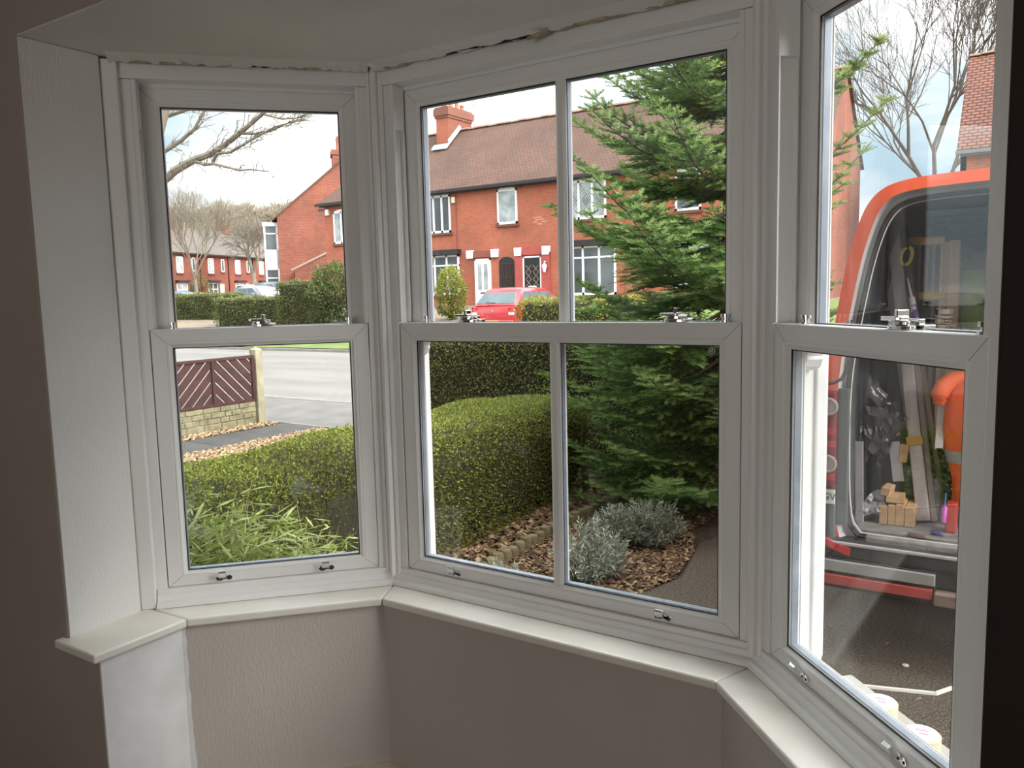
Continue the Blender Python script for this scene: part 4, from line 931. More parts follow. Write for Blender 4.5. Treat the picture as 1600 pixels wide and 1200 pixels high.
RIDGE = node_mat('ridge_tile', (0.33, 0.20, 0.14), 0.95, (0.25, 0.17, 0.11), 2)
WHITEP = node_mat('white_paintwork', (0.84, 0.85, 0.86), 0.5, (0.78, 0.79, 0.80), 2)
GUTTER = node_mat('black_gutter', (0.020, 0.018, 0.018), 0.5)
PANE_D = node_mat('dark_window_glass', (0.10, 0.12, 0.13), 0.08, (0.045, 0.055, 0.06), 0.9, spec=0.9)
PANE_N = node_mat('netted_window_glass', (0.46, 0.50, 0.50), 0.25, (0.24, 0.28, 0.28), 2.2, spec=0.8)
SILLB = node_mat('dark_brick_sill', (0.16, 0.065, 0.05), 0.9)
BLACKD = node_mat('black_door_paint', (0.018, 0.018, 0.02), 0.35)
REDP = node_mat('red_door_surround', (0.42, 0.085, 0.07), 0.6, (0.36, 0.07, 0.06), 3)
LEAD = node_mat('lead_flashing', (0.42, 0.46, 0.50), 0.6, (0.34, 0.37, 0.40), 8)
POTM = node_mat('clay_chimney_pot', (0.50, 0.17, 0.09), 0.8, (0.40, 0.13, 0.07), 4)

def facade_window(parent, x0, x1, z0, z1, y, lights=2, pane=PANE_D, arch=False, sill=True, top=0.0, hood=False, leaded=False):
    f = MB(); t = 0.085
    f.box(x0, x1, y - .06, y + .03, z0, z0 + t * 1.3); f.box(x0, x1, y - .06, y + .03, z1 - t, z1); f.box(x0, x0 + t, y - .06, y + .03, z0, z1); f.box(x1 - t, x1, y - .06, y + .03, z0, z1)
    for i in range(1, lights): xm = lerp(x0, x1, i / lights); f.box(xm - .05, xm + .05, y - .06, y + .03, z0, z1)
    if top: f.box(x0, x1, y - .055, y + .03, z1 - top - .04, z1 - top + .04)
    if arch:
        n = 8; P = [(lerp(x0, x1, i / n), z1 + .13 * math.sin(math.pi * i / n)) for i in range(n + 1)]; f.prism([(x1, z1 - .01), (x0, z1 - .01)] + P, y - .05, y + .03, 'y')
    w = f.build('window', WHITEP, parent)
    for i in range(lights):
        xa, xb = lerp(x0, x1, i / lights) + .06, lerp(x0, x1, (i + 1) / lights) - .06
        MB().box(xa, xb, y - .02, y - .005, z0 + t, z1 - t * .8).build('pane', pane, w)
        if leaded:
            lm = MB(); k = .17; nz = int((z1 - z0) / k) + 4
            for j in range(-6, nz):
                for sg in (1, -1):
                    za = z0 + j * k; zb_ = za + (xb - xa) * sg * 1.4
                    if min(za, zb_) > z0 + t and max(za, zb_) < z1 - t: lm.beam((xa, y - .024, za), (xb, y - .024, zb_), .012, .012)
            if lm.v: lm.build('leading', GUTTER, w)
    if sill: MB().box(x0 - .08, x1 + .08, y - .12, y + .02, z0 - .11, z0).build('window_sill', SILLB, parent)
    if hood: MB().box(x0 - .12, x1 + .12, y - .35, y + .02, z1 + .02, z1 + .26).build('hood', GUTTER, parent)
    return w
def far_door(parent, x0, x1, z0, z1, y, col, style):
    fr = MB(); fr.box(x0, x0 + .07, y - .07, y + .02, z0, z1); fr.box(x1 - .07, x1, y - .07, y + .02, z0, z1); fr.box(x0, x1, y - .07, y + .02, z1 - .07, z1)
    fr.build('door_frame', WHITEP, parent)
    d = MB().box(x0 + .07, x1 - .07, y - .045, y, z0, z1 - .07).build('door', col, parent)
    if style == 'two':
        w = (x1 - x0 - .14); 
        for a, b in ((.14, .42), (.58, .86)): MB().box(x0 + .07 + w * a, x0 + .07 + w * b, y - .055, y - .04, z0 + .75, z1 - .25).build('door_glass', PANE_N, d)
        MB().box(x0 + .3, x1 - .3, y - .06, y - .04, z0 + .56, z0 + .62).build('letter_flap', GUTTER, d)
    else:
        w = (x1 - x0 - .14)
        for a, b in ((.10, .44), (.56, .90)):
            lm = MB(); xa, xb = x0 + .07 + w * a, x0 + .07 + w * b; zz = z0 + .85
            while zz < z1 - .45: 
                for sg in (1, -1): lm.beam((xa if sg > 0 else xb, y - .05, zz), (xb if sg > 0 else xa, y - .05, zz + .32), .025, .02)
                zz += .32
            lm.build('door_lattice', node_mat('gilt_lattice', (.35, .26, .18), .5), d)
        MB().box(x0 + .28, x1 - .28, y - .06, y - .04, z0 + .78, z0 + .86).build('letter_flap', WHITEP, d)
        MB().lathe([(.05, 0), (.06, .02), (.03, .03)], (x0 + (x1 - x0) * .5, y - .045, z1 - .75), 8, 'y').build('knocker', WHITEP, d)
def ridge_run(parent, x0, x1, y, z, step=0.45):
    x = x0; me = None
    while x < x1 - .1:
        if me is None:
            o = MB().add([(t * step * .97, .13 * math.cos(a), .11 * math.sin(a) - .04) for t in (0, 1) for a in [math.pi * j / 5 for j in range(6)]], [(j, j + 1, 7 + j, 6 + j) for j in range(5)] + [(5, 4, 3, 2, 1, 0), (6, 7, 8, 9, 10, 11)]).build('ridge_tile', RIDGE, parent); me = o.data
        else: o = bpy.data.objects.new('ridge_tile', me); COL.objects.link(o); o.parent = parent
        o.location = (x, y + .01 * math.sin(x * 9), z + .012 * math.sin(x * 5)); x += step
def chimney(parent, x0, x1, y0, y1, z0, z1, pots, lead=True):
    c = MB().box(x0, x1, y0, y1, z0, z1 - .55); c = c.build('chimney', BR_F, parent); c.data.materials.append(BR_G)
    for p in c.data.polygons:
        if abs(p.normal.x) > .5: p.material_index = 1
    s2 = MB().box(x0 - .05, x1 + .05, y0 - .05, y1 + .05, z1 - .55, z1 - .42).box(x0 - .10, x1 + .10, y0 - .10, y1 + .10, z1 - .42, z1 - .06).box(x0 - .04, x1 + .04, y0 - .04, y1 + .04, z1 - .06, z1 + .03).build('chimney_cap', BR_D, c)
    for (u, v, h) in pots:
        MB().lathe([(.15, 0), (.145, .08), (.115, .12), (.105, h - .10), (.13, h - .08), (.13, h), (.09, h)], (lerp(x0, x1, u), lerp(y0, y1, v), z1 + .0), 10).build('chimney_pot', POTM, c, smooth=True)

TY, EZ, RZ, TD = 32.0, 6.75, 10.25, 7.1        # facade line, eaves, ridge, depth
TX0, TX1 = -32.85, -6.75
th = empty('terraced_houses', ((TX0 + TX1) / 2, TY, 1))
MB().box(TX0, TX1, TY, TY + .3, 0.8, EZ).build('front_wall', BR_F, th)
MB().prism([(TY + .01, 0.8), (TY + TD, 0.8), (TY + TD, EZ), (TY + TD / 2, RZ - .12), (TY + .01, EZ)], TX1 - .25, TX1 + .004, 'x').build('gable_wall', BR_G, th)
MB().box(TX0 + .003, TX0 + .25, TY + .01, TY + TD, 0.8, EZ).build('end_wall', BR_G, th)
MB().box(TX0, TX1, TY + TD - .25, TY + TD, 0.8, EZ - .01).build('rear_wall', BR_F, th)
ov = .28; ez = EZ - .08; hipx = TX0 + 3.3
MB().add([(TX0 - ov, TY - ov, ez), (TX1 + .12, TY - ov, ez), (TX1 + .12, TY + TD / 2, RZ), (hipx, TY + TD / 2, RZ), (TX0 - ov, TY - ov, ez - .1), (TX1 + .12, TY - ov, ez - .1), (TX1 + .12, TY + TD / 2, RZ - .14), (hipx, TY + TD / 2, RZ - .14)],
         [(0, 1, 2, 3), (7, 6, 5, 4), (0, 4, 5, 1), (1, 5, 6, 2), (2, 6, 7, 3), (3, 7, 4, 0)]).build('roof_slope', TILE, th)
MB().add([(TX0 - ov, TY + TD + ov, ez), (TX1 + .12, TY + TD + ov, ez), (TX1 + .12, TY + TD / 2 + .001, RZ), (hipx, TY + TD / 2 + .001, RZ)], [(3, 2, 1, 0)]).build('roof_slope', TILE, th)
MB().add([(TX0 - ov, TY - ov, ez), (hipx, TY + TD / 2, RZ), (TX0 - ov, TY + TD + ov, ez)], [(0, 1, 2)]).build('roof_hip', TILE, th)
ridge_run(th, hipx, TX1 + .1, TY + TD / 2, RZ + .02)
MB().box(TX0 - ov - .05, TX1 + .1, TY - ov - .12, TY - ov + .02, ez - .17, ez - .05).build('gutter', GUTTER, th)
MB().box(TX0 - .1, TX1 + .05, TY - ov, TY + .01, ez - .22, ez - .10).build('soffit', GUTTER, th)
for xp in (-23.85, -29.9, -14.9): MB().tube([(xp, TY - .06, ez - .1), (xp, TY - .06, 0.9)], .022, 6).build('downpipe', node_mat('brown_pipe', (.25, .07, .045), .6), th)
MB().box(-24.05, -23.85, TY - .12, TY, 6.0, 6.28).build('alarm_box', node_mat('cream_plastic', (.75, .72, .58), .5), th, bevel=.01)
ab = at(511, 332, TY - .1); MB().box(ab.x - .12, ab.x + .10, TY - .15, TY, ab.z - .16, ab.z + .16).build('alarm_box', WHITEP, th, bevel=.02)
MB().lathe([(.06, 0), (.06, .04)], (-20.1, TY - .03, 6.46), 8, 'y').build('vent', GUTTER, th)
# first-floor windows
facade_window(th, -25.75, -24.20, 4.60, 6.42, TY, 3, PANE_D, True)
facade_window(th, -21.42, -20.32, 4.78, 6.38, TY, 1, PANE_N, True, leaded=True)
facade_window(th, -17.75, -15.75, 4.72, 6.40, TY, 3, PANE_N, True, leaded=True)
facade_window(th, -32.15, -31.0, 4.45, 6.15, TY, 2, PANE_N, True)
facade_window(th, -28.6, -27.4, 4.60, 6.30, TY, 2, PANE_D, True)
facade_window(th, -12.6, -11.5, 4.75, 6.40, TY, 1, PANE_D, True); facade_window(th, -9.4, -7.8, 4.75, 6.40, TY, 2, PANE_N, True)
# ground floor
facade_window(th, -26.0, -23.75, 1.55, 3.50, TY - .02, 3, PANE_D, False, True, .5, True)
facade_window(th, -17.7, -15.3, 1.40, 3.55, TY - .02, 3, PANE_D, False, True, .5, True)
facade_window(th, -12.8, -11.0, 1.55, 3.50, TY - .02, 2, PANE_N, False, True, .5)
facade_window(th, -9.6, -7.6, 1.55, 3.50, TY - .02, 3, PANE_D, False, True, .5)
far_door(th, -22.80, -21.88, 1.02, 3.24, TY - .01, WHITEP, 'two')
far_door(th, -20.05, -19.05, 1.02, 3.24, TY - .01, BLACKD, 'lattice')
for xa, xb in ((-20.45, -20.05), (-19.05, -18.60)): MB().box(xa, xb, TY - .10, TY, 1.0, 3.35).build('door_pilaster', REDP, th, bevel=.01)
MB().box(-20.45, -18.6, TY - .10, TY, 3.30, 3.70).build('door_lintel', REDP, th, bevel=.01)
MB().box(-23.2, -21.5, TY - .10, TY, 3.30, 3.62).build('door_lintel', node_mat('dark_red_lintel', (.26, .085, .06), .8), th, bevel=.01)
for xa in (-23.22, -21.78, -20.46, -18.95): MB().prism([(xa, 3.28), (xa + .34, 3.28), (xa + .37, 3.66), (xa - .02, 3.66)], TY - .16, TY, 'y').build('corbel_block', WHITEP, th)
n = 10; MB().prism([(-21.42, 1.0), (-20.56, 1.0)] + [(lerp(-20.56, -21.42, i / n), 3.08 + .20 * math.sin(math.pi * i / n) ** .6) for i in range(n + 1)], TY - .012, TY + .02, 'y').build('passage_arch', BLACKD, th)
gm = MB(); 
for i in range(11): xx = lerp(-21.32, -20.65, i / 10); gm.tube([(xx, TY - .03, 1.05), (xx, TY - .03, 3.0)], .012, 4, cap=False)
for zz in (1.1, 1.7, 2.3, 2.95): gm.box(-21.35, -20.62, TY - .04, TY - .02, zz, zz + .03)
gm.build('passage_gate', node_mat('brown_iron', (.07, .035, .03), .6), th)
lp = MB().tube([(-18.78, TY - .1, 2.95), (-18.78, TY - .25, 2.98), (-18.78, TY - .25, 2.86)], .02, 5).build('wall_lamp', WHITEP, th)
MB().lathe([(.05, -.30), (.12, -.05), (.14, 0), (.05, .08), (.01, .12)], (-18.78, TY - .25, 2.78), 6).build('lamp_glass', WHITEP, lp)
for (xx, zz) in ((-19.5, 4.95), (-19.25, 4.95), (-19.38, 4.85), (-19.12, 4.85), (-19.5, 4.75), (-19.0, 4.75), (-19.25, 4.65)): MB().box(xx, xx + .24, TY - .006, TY + .01, zz, zz + .06).build('repaired_brick', node_mat('pale_patched_brick', (.52, .27, .18), .9), th)
# chimney on the ridge with its pots and flashing
chimney(th, -26.95, -26.15, 34.6, 36.7, 8.6, 11.35, [(.5, .12, 1.0), (.5, .38, .95), (.5, .64, .97), (.5, .86, .40)])
MB().add([(-27.05, 34.5, 9.40), (-26.0, 34.5, 9.40), (-26.0, 34.22, 9.13), (-27.05, 34.22, 9.13), (-27.05, 34.5, 9.46), (-26.0, 34.5, 9.46), (-26.0, 34.22, 9.19), (-27.05, 34.22, 9.19)], [(0, 1, 2, 3), (7, 6, 5, 4), (0, 4, 5, 1), (1, 5, 6, 2), (2, 6, 7, 3), (3, 7, 4, 0)]).build('flashing', LEAD, th)
MB().add([(-26.12, 34.5, 9.42), (-25.98, 34.5, 9.42), (-25.98, 35.55, 10.36), (-26.12, 35.55, 10.36), (-26.14, 34.5, 9.62), (-26.12, 34.5, 9.62), (-26.12, 35.55, 10.56), (-26.14, 35.55, 10.56)], [(0, 1, 2, 3), (7, 6, 5, 4), (0, 4, 5, 1), (1, 5, 6, 2), (2, 6, 7, 3), (3, 7, 4, 0)]).build('flashing', LEAD, th)
chimney(th, -13.4, -12.6, 34.6, 36.7, 8.6, 11.35, [(.5, .15, .7), (.5, .5, .7), (.5, .85, .7)])
for xa, ya in ((-25.6, 36.2), (-27.3, 36.0)):
    am = MB().tube([(xa, ya, 9.8), (xa, ya, 12.2)], .018, 4)
    for q in range(4): am.tube([(xa - .25, ya, 11.6 + q * .15), (xa + .25, ya, 11.6 + q * .15)], .01, 3)
    am.build('aerial', GUTTER, th)
settle(th); tag(th, 'row of orange brick terraced houses across the road behind the red car', 'building')

# gable house further left, turned to face the side street
gh = empty('gable_house', (-42, 44, 1)); G0 = Vector((-44.0, 38.4)); gu = Vector((.66, .75)).normalized(); gv = Vector((-gu.y, gu.x)); GE, GR, GD = 7.30, 11.75, 10.6
def gx(u, v, z): p = G0 + gu * u + gv * v; return (p.x, p.y, z)
BR_H = bpy.data.materials['orange_brick_gable']
MB(gx).prism([(0, .8), (GD, .8), (GD, GE), (GD / 2, GR), (0, GE)], 0, .3, 'y').build('gable_wall', BR_H, gh)
MB(gx).box(.0, .3, .3, 9, .8, GE).build('front_wall', BR_H, gh); MB(gx).box(GD - .3, GD, .3, 9, .8, GE).build('rear_wall', BR_H, gh)
MB(gx).prism([(0, .8), (GD, .8), (GD, GE), (GD / 2, GR), (0, GE)], 8.7, 9, 'y').build('gable_wall', BR_H, gh)
for e, k in ((-.35, 1), (GD + .35, -1)):
    MB(gx).add([(e, -.12, GE - .27), (e, 9.1, GE - .27), (GD / 2, 9.1, GR + .08), (GD / 2, -.12, GR + .08), (e, -.12, GE - .40), (e, 9.1, GE - .40), (GD / 2, 9.1, GR - .06), (GD / 2, -.12, GR - .06)],
             [(0, 1, 2, 3), (7, 6, 5, 4), (0, 4, 5, 1), (1, 5, 6, 2), (2, 6, 7, 3), (3, 7, 4, 0)]).build('roof_slope', TILE, gh)
ch = MB(gx).box(4.0, 4.9, .8, 2.4, 9.0, 11.6).box(3.92, 4.98, .72, 2.48, 11.6, 11.95).build('chimney', BR_H, gh)
for v_ in (1.1, 1.9):
    q = gx(4.45, v_, 0); MB().lathe([(.16, 0), (.12, .12), (.11, .8), (.14, .85), (.14, .95), (.09, .95)], (q[0], q[1], 11.95), 10).build('chimney_pot', POTM, ch, smooth=True)
# two-storey white bay on its front
bay = MB(gx).box(-.95, 0, .5, 2.9, .8, 1.9).box(-.95, 0, .5, 2.9, 3.6, 5.0).box(-1.02, 0, .42, 2.98, 6.6, 6.85).box(-.95, 0, .5, 2.9, 3.0, 3.08).box(-.95, 0, .5, 2.9, 6.05, 6.13)
for u_ in (-.95, -.12):
    for v_ in (.5, 2.78): bay.box(u_, u_ + .12, v_, v_ + .12, 1.9, 6.6)
bay = bay.build('bay_window', WHITEP, gh)
for za, zb in ((1.9, 3.0), (3.08, 3.6), (5.0, 6.05), (6.13, 6.6)):
    MB(gx).box(-.83, -.12, .53, .58, za, zb).build('pane', PANE_D, bay); MB(gx).box(-.92, -.87, .62, 2.78, za, zb).build('pane', PANE_D, bay)
# low lean-to against the gable
MB(gx).prism([(1.0, .8), (7.5, .8), (7.5, 4.7), (3.4, 4.7), (1.0, 3.5)], -1.6, -.01, 'y').build('lean_to', BR_H, gh)
MB(gx).beam((.75, -1.6, 3.50), (3.5, -1.6, 4.80), .16, .12).build('lean_to_verge', node_mat('grey_verge', (.34, .29, .24), .9), gh)
MB(gx).box(2.8, 3.2, -.03, .01, 7.6, 7.75).build('air_brick', GUTTER, gh)
settle(gh); tag(gh, 'brick house with a plain gable end and white two-storey bay beyond the hedges', 'building')

# block on the right behind the van
rh = empty('tiled_house', (5, 36, 1)); RX, RYf = -2.62, 36.0; re, rr_ = 6.75, 11.0
MB().box(RX, 16, RYf, RYf + .3, .9, re).build('front_wall', BR_F, rh)
MB().prism([(RYf, .9), (RYf + 8, .9), (RYf + 8, re), (RYf + 4, rr_ - .1), (RYf, re)], RX - .004, RX + .2, 'x').build('gable_wall', BR_D, rh)
for sg, ya in ((-1, RYf - .35), (1, RYf + 8.3)):
    MB().add([(RX - .12, ya, re - .15), (16, ya, re - .15), (16, RYf + 4, rr_), (RX - .12, RYf + 4, rr_), (RX - .12, ya, re - .28), (16, ya, re - .28), (16, RYf + 4, rr_ - .14), (RX - .12, RYf + 4, rr_ - .14)],
             [(0, 1, 2, 3), (7, 6, 5, 4), (0, 4, 5, 1), (1, 5, 6, 2), (2, 6, 7, 3), (3, 7, 4, 0)]).build('roof_slope', TILE_R, rh)
ridge_run(rh, RX - .1, 8, RYf + 4, rr_ + .02)
MB().box(RX - .15, 16, RYf - .45, RYf - .32, re - .34, re - .2).build('gutter', node_mat('grey_gutter', (.16, .17, .18), .6), rh)
MB().box(RX, 16, RYf - .34, RYf + .01, re - .40, re - .30).build('soffit', node_mat('grey_gutter', (.16, .17, .18), .6), rh)
facade_window(rh, -1.3, .3, 4.75, 6.2, RYf, 2, PANE_N, False); facade_window(rh, -1.5, .4, 1.6, 3.4, RYf, 2, PANE_D, False); facade_window(rh, 2.5, 4.2, 4.75, 6.2, RYf, 2, PANE_N, False)
settle(rh); tag(rh, 'brick house with an orange tiled roof behind the van', 'building')

# distant terrace on the left
A0, A1 = Vector((-66.5, 37.5)), Vector((-90.0, 86.0)); td = (A1 - A0).normalized(); tn = Vector((td.y, -td.x)); TL = (A1 - A0).length
if tn.x < 0: tn = -tn
def tx(u, o, z): p = A0 + td * u + tn * o; return (p.x, p.y, z + 0.012 * u)
dt = empty('distant_terrace', (A0.x, A0.y, 1))
BR_T = node_mat('distant_brick', (0.25, 0.072, 0.043), 0.95, (0.20, 0.058, 0.036), 1.5)
MB(tx).box(0, TL, -8, 0, .8, 6.45).build('front_wall', BR_T, dt)
MB(tx).add([(0, .35, 6.3), (TL, .35, 6.3), (TL, -4, 9.6), (0, -4, 9.6), (0, -8.3, 6.3), (TL, -8.3, 6.3)], [(0, 1, 2, 3), (3, 2, 5, 4), (0, 3, 4), (1, 5, 2)]).build('roof', TILE_G, dt)
MB(tx).box(0, TL, .3, .45, 6.2, 6.35).build('gutter', GUTTER, dt)
def twin(u, z0, z1, w, pane=PANE_N, bars=True):
    f = MB(tx); f.box(u, u + w, -.02, .07, z0, z0 + .12); f.box(u, u + w, -.02, .07, z1 - .1, z1); f.box(u, u + .1, -.02, .07, z0, z1); f.box(u + w - .1, u + w, -.02, .07, z0, z1)
    if bars: f.box(u + w / 2 - .05, u + w / 2 + .05, -.02, .07, z0, z1); f.box(u, u + w, -.02, .06, (z0 + z1) / 2 + .1, (z0 + z1) / 2 + .2)
    w_ = f.build('window', WHITEP, dt); MB(tx).box(u + .08, u + w - .08, -.01, .03, z0 + .1, z1 - .08).build('pane', pane, w_)
    MB(tx).box(u - .1, u + w + .1, -.02, .12, z0 - .14, z0).build('window_sill', SILLB, dt)
for h in range(8):
    u0 = 1.2 + h * 6.4
    twin(u0, 4.3, 5.95, 1.25); twin(u0 + 3.0, 4.5, 5.9, .7, PANE_D, False); twin(u0 - .2, 1.6, 3.3, 2.1, PANE_D if h % 2 else PANE_N)
    MB(tx).box(u0 - .35, u0 + 2.1, 0, .4, 3.35, 3.55).build('hood', GUTTER, dt)
    MB(tx).box(u0 + 2.5, u0 + 3.4, -.02, .05, .9, 3.15).build('door', [WHITEP, node_mat('pink_door', (.55, .28, .26), .5), BLACKD, WHITEP][h % 4], dt)
    if h % 2 == 0:
        c = MB(tx).box(u0 + 5.0, u0 + 6.3, -4.6, -3.4, 8.5, 11.0).build('chimney', BR_T, dt)
        for q in range(3): MB(tx).box(u0 + 5.15 + q * .4, u0 + 5.35 + q * .4, -4.1, -3.9, 11.0, 11.6).build('chimney_pot', POTM, c)
    MB(tx).box(u0 + 4.6, u0 + 4.72, 0, .1, .9, 6.3).build('downpipe', GUTTER, dt)
# one white two-storey bay
twin(9.6, 1.2, 5.9, 1.5, PANE_D); MB(tx).box(5.0, 6.8, .0, .9, 3.3, 4.3).build('bay_panel', WHITEP, dt)
settle(dt); tag(dt, 'distant red brick terrace seen past the hedges on the left', 'building')

# ------------------------------------------------------------------ cars
TYRE = node_mat('tyre', (0.015, 0.015, 0.016), 0.8); ALLOY = node_mat('alloy_wheel', (0.5, 0.5, 0.52), 0.3, metal=.8)
CARGLASS = node_mat('car_glass', (0.10, 0.13, 0.14), 0.05, (0.06, 0.08, 0.085), 2, spec=1.0)
CARGLASS_L = node_mat('car_rear_glass', (0.16, 0.20, 0.20), 0.08, (0.09, 0.12, 0.125), 1.2, spec=1.0)
TAILRED = node_mat('tail_lamp_red', (0.42, 0.012, 0.015), 0.2); LAMPW = node_mat('lamp_clear', (0.75, 0.70, 0.70), 0.2)
BLACKP = node_mat('black_plastic', (0.022, 0.022, 0.024), 0.6)
PLATE_Y = node_mat('yellow_number_plate', (0.75, 0.62, 0.15), 0.5)
def car(name, label, loc, rz, paint, L=4.26, W=1.77, H=1.46, waist=0.93, roof=(0.62, 2.15), cab=(0.10, 3.25), spoiler=False, group=None, rear_light=True):
    c = empty(name, loc); c.rotation_euler = (0, 0, rz); hw = W / 2
    def ring(x, w, zb, zt, r=.10): return [(x, -w + r, zb), (x, -w, zb + r * 1.5), (x, -w, lerp(zb, zt, .62)), (x, -w + .05, zt - .05), (x, -w + .13, zt), (x, w - .13, zt), (x, w - .05, zt - .05), (x, w, lerp(zb, zt, .62)), (x, w, zb + r * 1.5), (x, w - r, zb)]
    st = [(0.00, hw * .78, .38, waist - .22), (0.05, hw * .92, .28, waist - .08), (0.22, hw * .99, .22, waist), (1.2, hw, .20, waist + .01), (2.6, hw, .20, waist), (3.3, hw * .99, .20, waist - .03), (L - .35, hw * .95, .22, waist - .20), (L - .08, hw * .84, .26, waist - .34), (L, hw * .70, .34, waist - .46)]
    MB().loft([ring(*q) for q in st]).build('body', paint, c, smooth=True)
    # cabin: base ring, shoulder ring, roof ring
    b0, b1 = cab; r0, r1 = roof; wz = waist - .03
    def rr4(x0, x1, w, z, cr): return [(x0 + cr, -w, z), (x1 - cr, -w, z), (x1, -w + cr, z), (x1, w - cr, z), (x1 - cr, w, z), (x0 + cr, w, z), (x0, w - cr, z), (x0, -w + cr, z)]
    A, B, C_, D = rr4(b0, b1, hw - .06, wz, .12), rr4(lerp(b0, r0, .86), lerp(b1, r1, .84), hw - .22, H - .09, .13), rr4(r0 + .04, r1 - .02, hw - .30, H - .02, .2), rr4(r0 + .35, r1 - .35, hw - .5, H, .15)
    MB().loft([A, B, C_, D]).build('cabin', paint, c, smooth=True)
    def inset(pa, pb, pc, pd, e0, e1, t0, t1, mat, nm, off=.010):
        P = [Vector(q) for q in (pa, pb, pc, pd)]
        def pt(u, v): return P[0].lerp(P[1], u).lerp(P[3].lerp(P[2], u), v)
        q = [pt(e0, t0), pt(e1, t0), pt(e1, t1), pt(e0, t1)]; nrm = (q[1] - q[0]).cross(q[3] - q[0]).normalized(); mid = sum(q, Vector()) / 4
        if nrm.dot(mid - Vector((L * .45, 0, waist))) < 0: nrm = -nrm
        return MB().loft([[tuple(p - nrm * .02) for p in q], [tuple(p + nrm * off) for p in q]]).build(nm, mat, c, bevel=.006, seg=1)
    inset(A[6], A[7], B[7], B[6], -.02, 1.02, .12, .86, CARGLASS_L if rear_light else CARGLASS, 'rear_window')
    inset(A[2], A[3], B[3], B[2], -.05, 1.05, .10, .93, CARGLASS, 'windscreen')
    for (i, j) in ((0, 1), (5, 4)):
        for e0, e1 in ((.07, .30), (.32, .58), (.60, .93)): inset(A[i], A[j], B[j], B[i], e0, e1, .14, .90, CARGLASS, 'side_window')
    for s in (-1, 1):
        MB().loft([[(.015, s * (hw - .30), waist - .33), (.0, s * (hw - .30), waist - .10), (.10, s * (hw - .015), waist - .06), (.13, s * (hw - .005), waist - .30)], [(.05, s * (hw - .30), waist - .33), (.06, s * (hw - .30), waist - .10), (.32, s * (hw + .004), waist - .07), (.24, s * (hw + .004), waist - .28)]]).build('tail_lamp', TAILRED, c, bevel=.01, seg=1)
        MB().box(-.012, .05, s * (hw - .20) - .09, s * (hw - .20) + .09, waist - .32, waist - .24).build('reverse_lamp', LAMPW, c, bevel=.008, seg=1)
        for xx in (.78, L - .82):
            MB().lathe([(.20, -.10), (.31, -.09), (.315, 0), (.31, .09), (.20, .10)], (xx, s * (hw - .12), .31), 18, 'y').build('tyre', TYRE, c, smooth=True)
            MB().lathe([(.19, -.015), (.20, .01), (.05, .03)] if s > 0 else [(.19, .015), (.20, -.01), (.05, -.03)], (xx, s * (hw - .02), .31), 14, 'y').build('wheel', ALLOY, c)
        MB().box(2.55, 2.72, s * (hw + .05) - .09, s * (hw + .05) + .09, waist + .02, waist + .15).build('door_mirror', paint, c, bevel=.03)
        MB().box(1.55, 1.72, s * hw - .015, s * hw + .02, waist - .16, waist - .12).build('door_handle', paint, c, bevel=.005)
    MB().box(-.03, .10, -hw + .14, hw - .14, .30, .46).build('rear_bumper', paint, c, bevel=.03)
    MB().box(-.040, -.02, -.26, .26, .33, .44).build('number_plate', PLATE_Y, c)
    MB().prism([(-.05, waist - .21), (.05, waist - .21), (0, waist - .12)], -.008, .02, 'x').build('badge', CHROME, c)
    MB().beam((.09, -.05, waist + .05), (.13, .32, waist + .07), .02, .02).build('rear_wiper', BLACKP, c)
    if spoiler: MB().box(r0 - .12, r0 + .25, -hw + .28, hw - .28, H - .05, H + .0).build('spoiler', BLACKP, c, bevel=.015)
    tag(c, label, 'car', group); return c
RED = node_mat('red_car_paint', (0.50, 0.025, 0.030), 0.25, (0.46, 0.022, 0.028), 2, coat=.6)
car('car', 'red hatchback parked nose-in on the drive across the road', (-14.15, 20.7, zg(21.5)), math.radians(90), RED, H=1.46)
car('car', 'dark grey estate car behind the hedges, roof just showing', (-40.2, 33.6, zg(33.6) - .05), math.radians(-12), node_mat('charcoal_paint', (.09, .10, .12), .3, coat=.5), L=4.7, W=1.85, H=1.58, roof=(.35, 2.7), cab=(.05, 3.6), rear_light=False)
car('car', 'silver-grey hatchback with a black rear spoiler behind the middle hedge', (-38.3, 30.6, zg(31) - .10), math.radians(-8), node_mat('pewter_paint', (.20, .21, .24), .3, coat=.5), H=1.50, spoiler=True)
car('car', 'blue car behind the farthest left hedge', (-47.2, 31.2, zg(31) - .02), math.radians(8), node_mat('blue_paint', (.05, .10, .32), .3, coat=.5), H=1.30)
car('car', 'white car with a brown bonnet between the blue and the grey cars', (-45.6, 36.5, zg(36)), math.radians(-20), node_mat('off_white_paint', (.62, .55, .47), .3, coat=.5), H=1.45)

# ------------------------------------------------------------------ orange van on our drive, rear doors open
VX, VY = 0.255, 3.35
VORANGE = node_mat('orange_red_van_paint', (0.90, 0.115, 0.030), 0.28, (0.84, 0.105, 0.028), 2, coat=.5)
VGREY = node_mat('grey_door_jamb', (0.44, 0.41, 0.40), 0.5, (0.34, 0.32, 0.31), 8)
VDARK = node_mat('dark_van_lining', (0.052, 0.056, 0.056), 0.8, (0.030, 0.033, 0.033), 6, bump=.3, bump_scale=20)
VJAMB = node_mat('slate_jamb', (0.075, 0.085, 0.085), 0.55, (0.055, 0.062, 0.062), 7)
VFLOOR = node_mat('dusty_van_floor', (0.26, 0.235, 0.215), 0.9, (0.15, 0.135, 0.125), 18, bump=.4, bump_scale=90)
SEAL = node_mat('rubber_seal', (0.03, 0.03, 0.03), 0.7)
van = empty('van', (VX, VY + 2.2, 0))
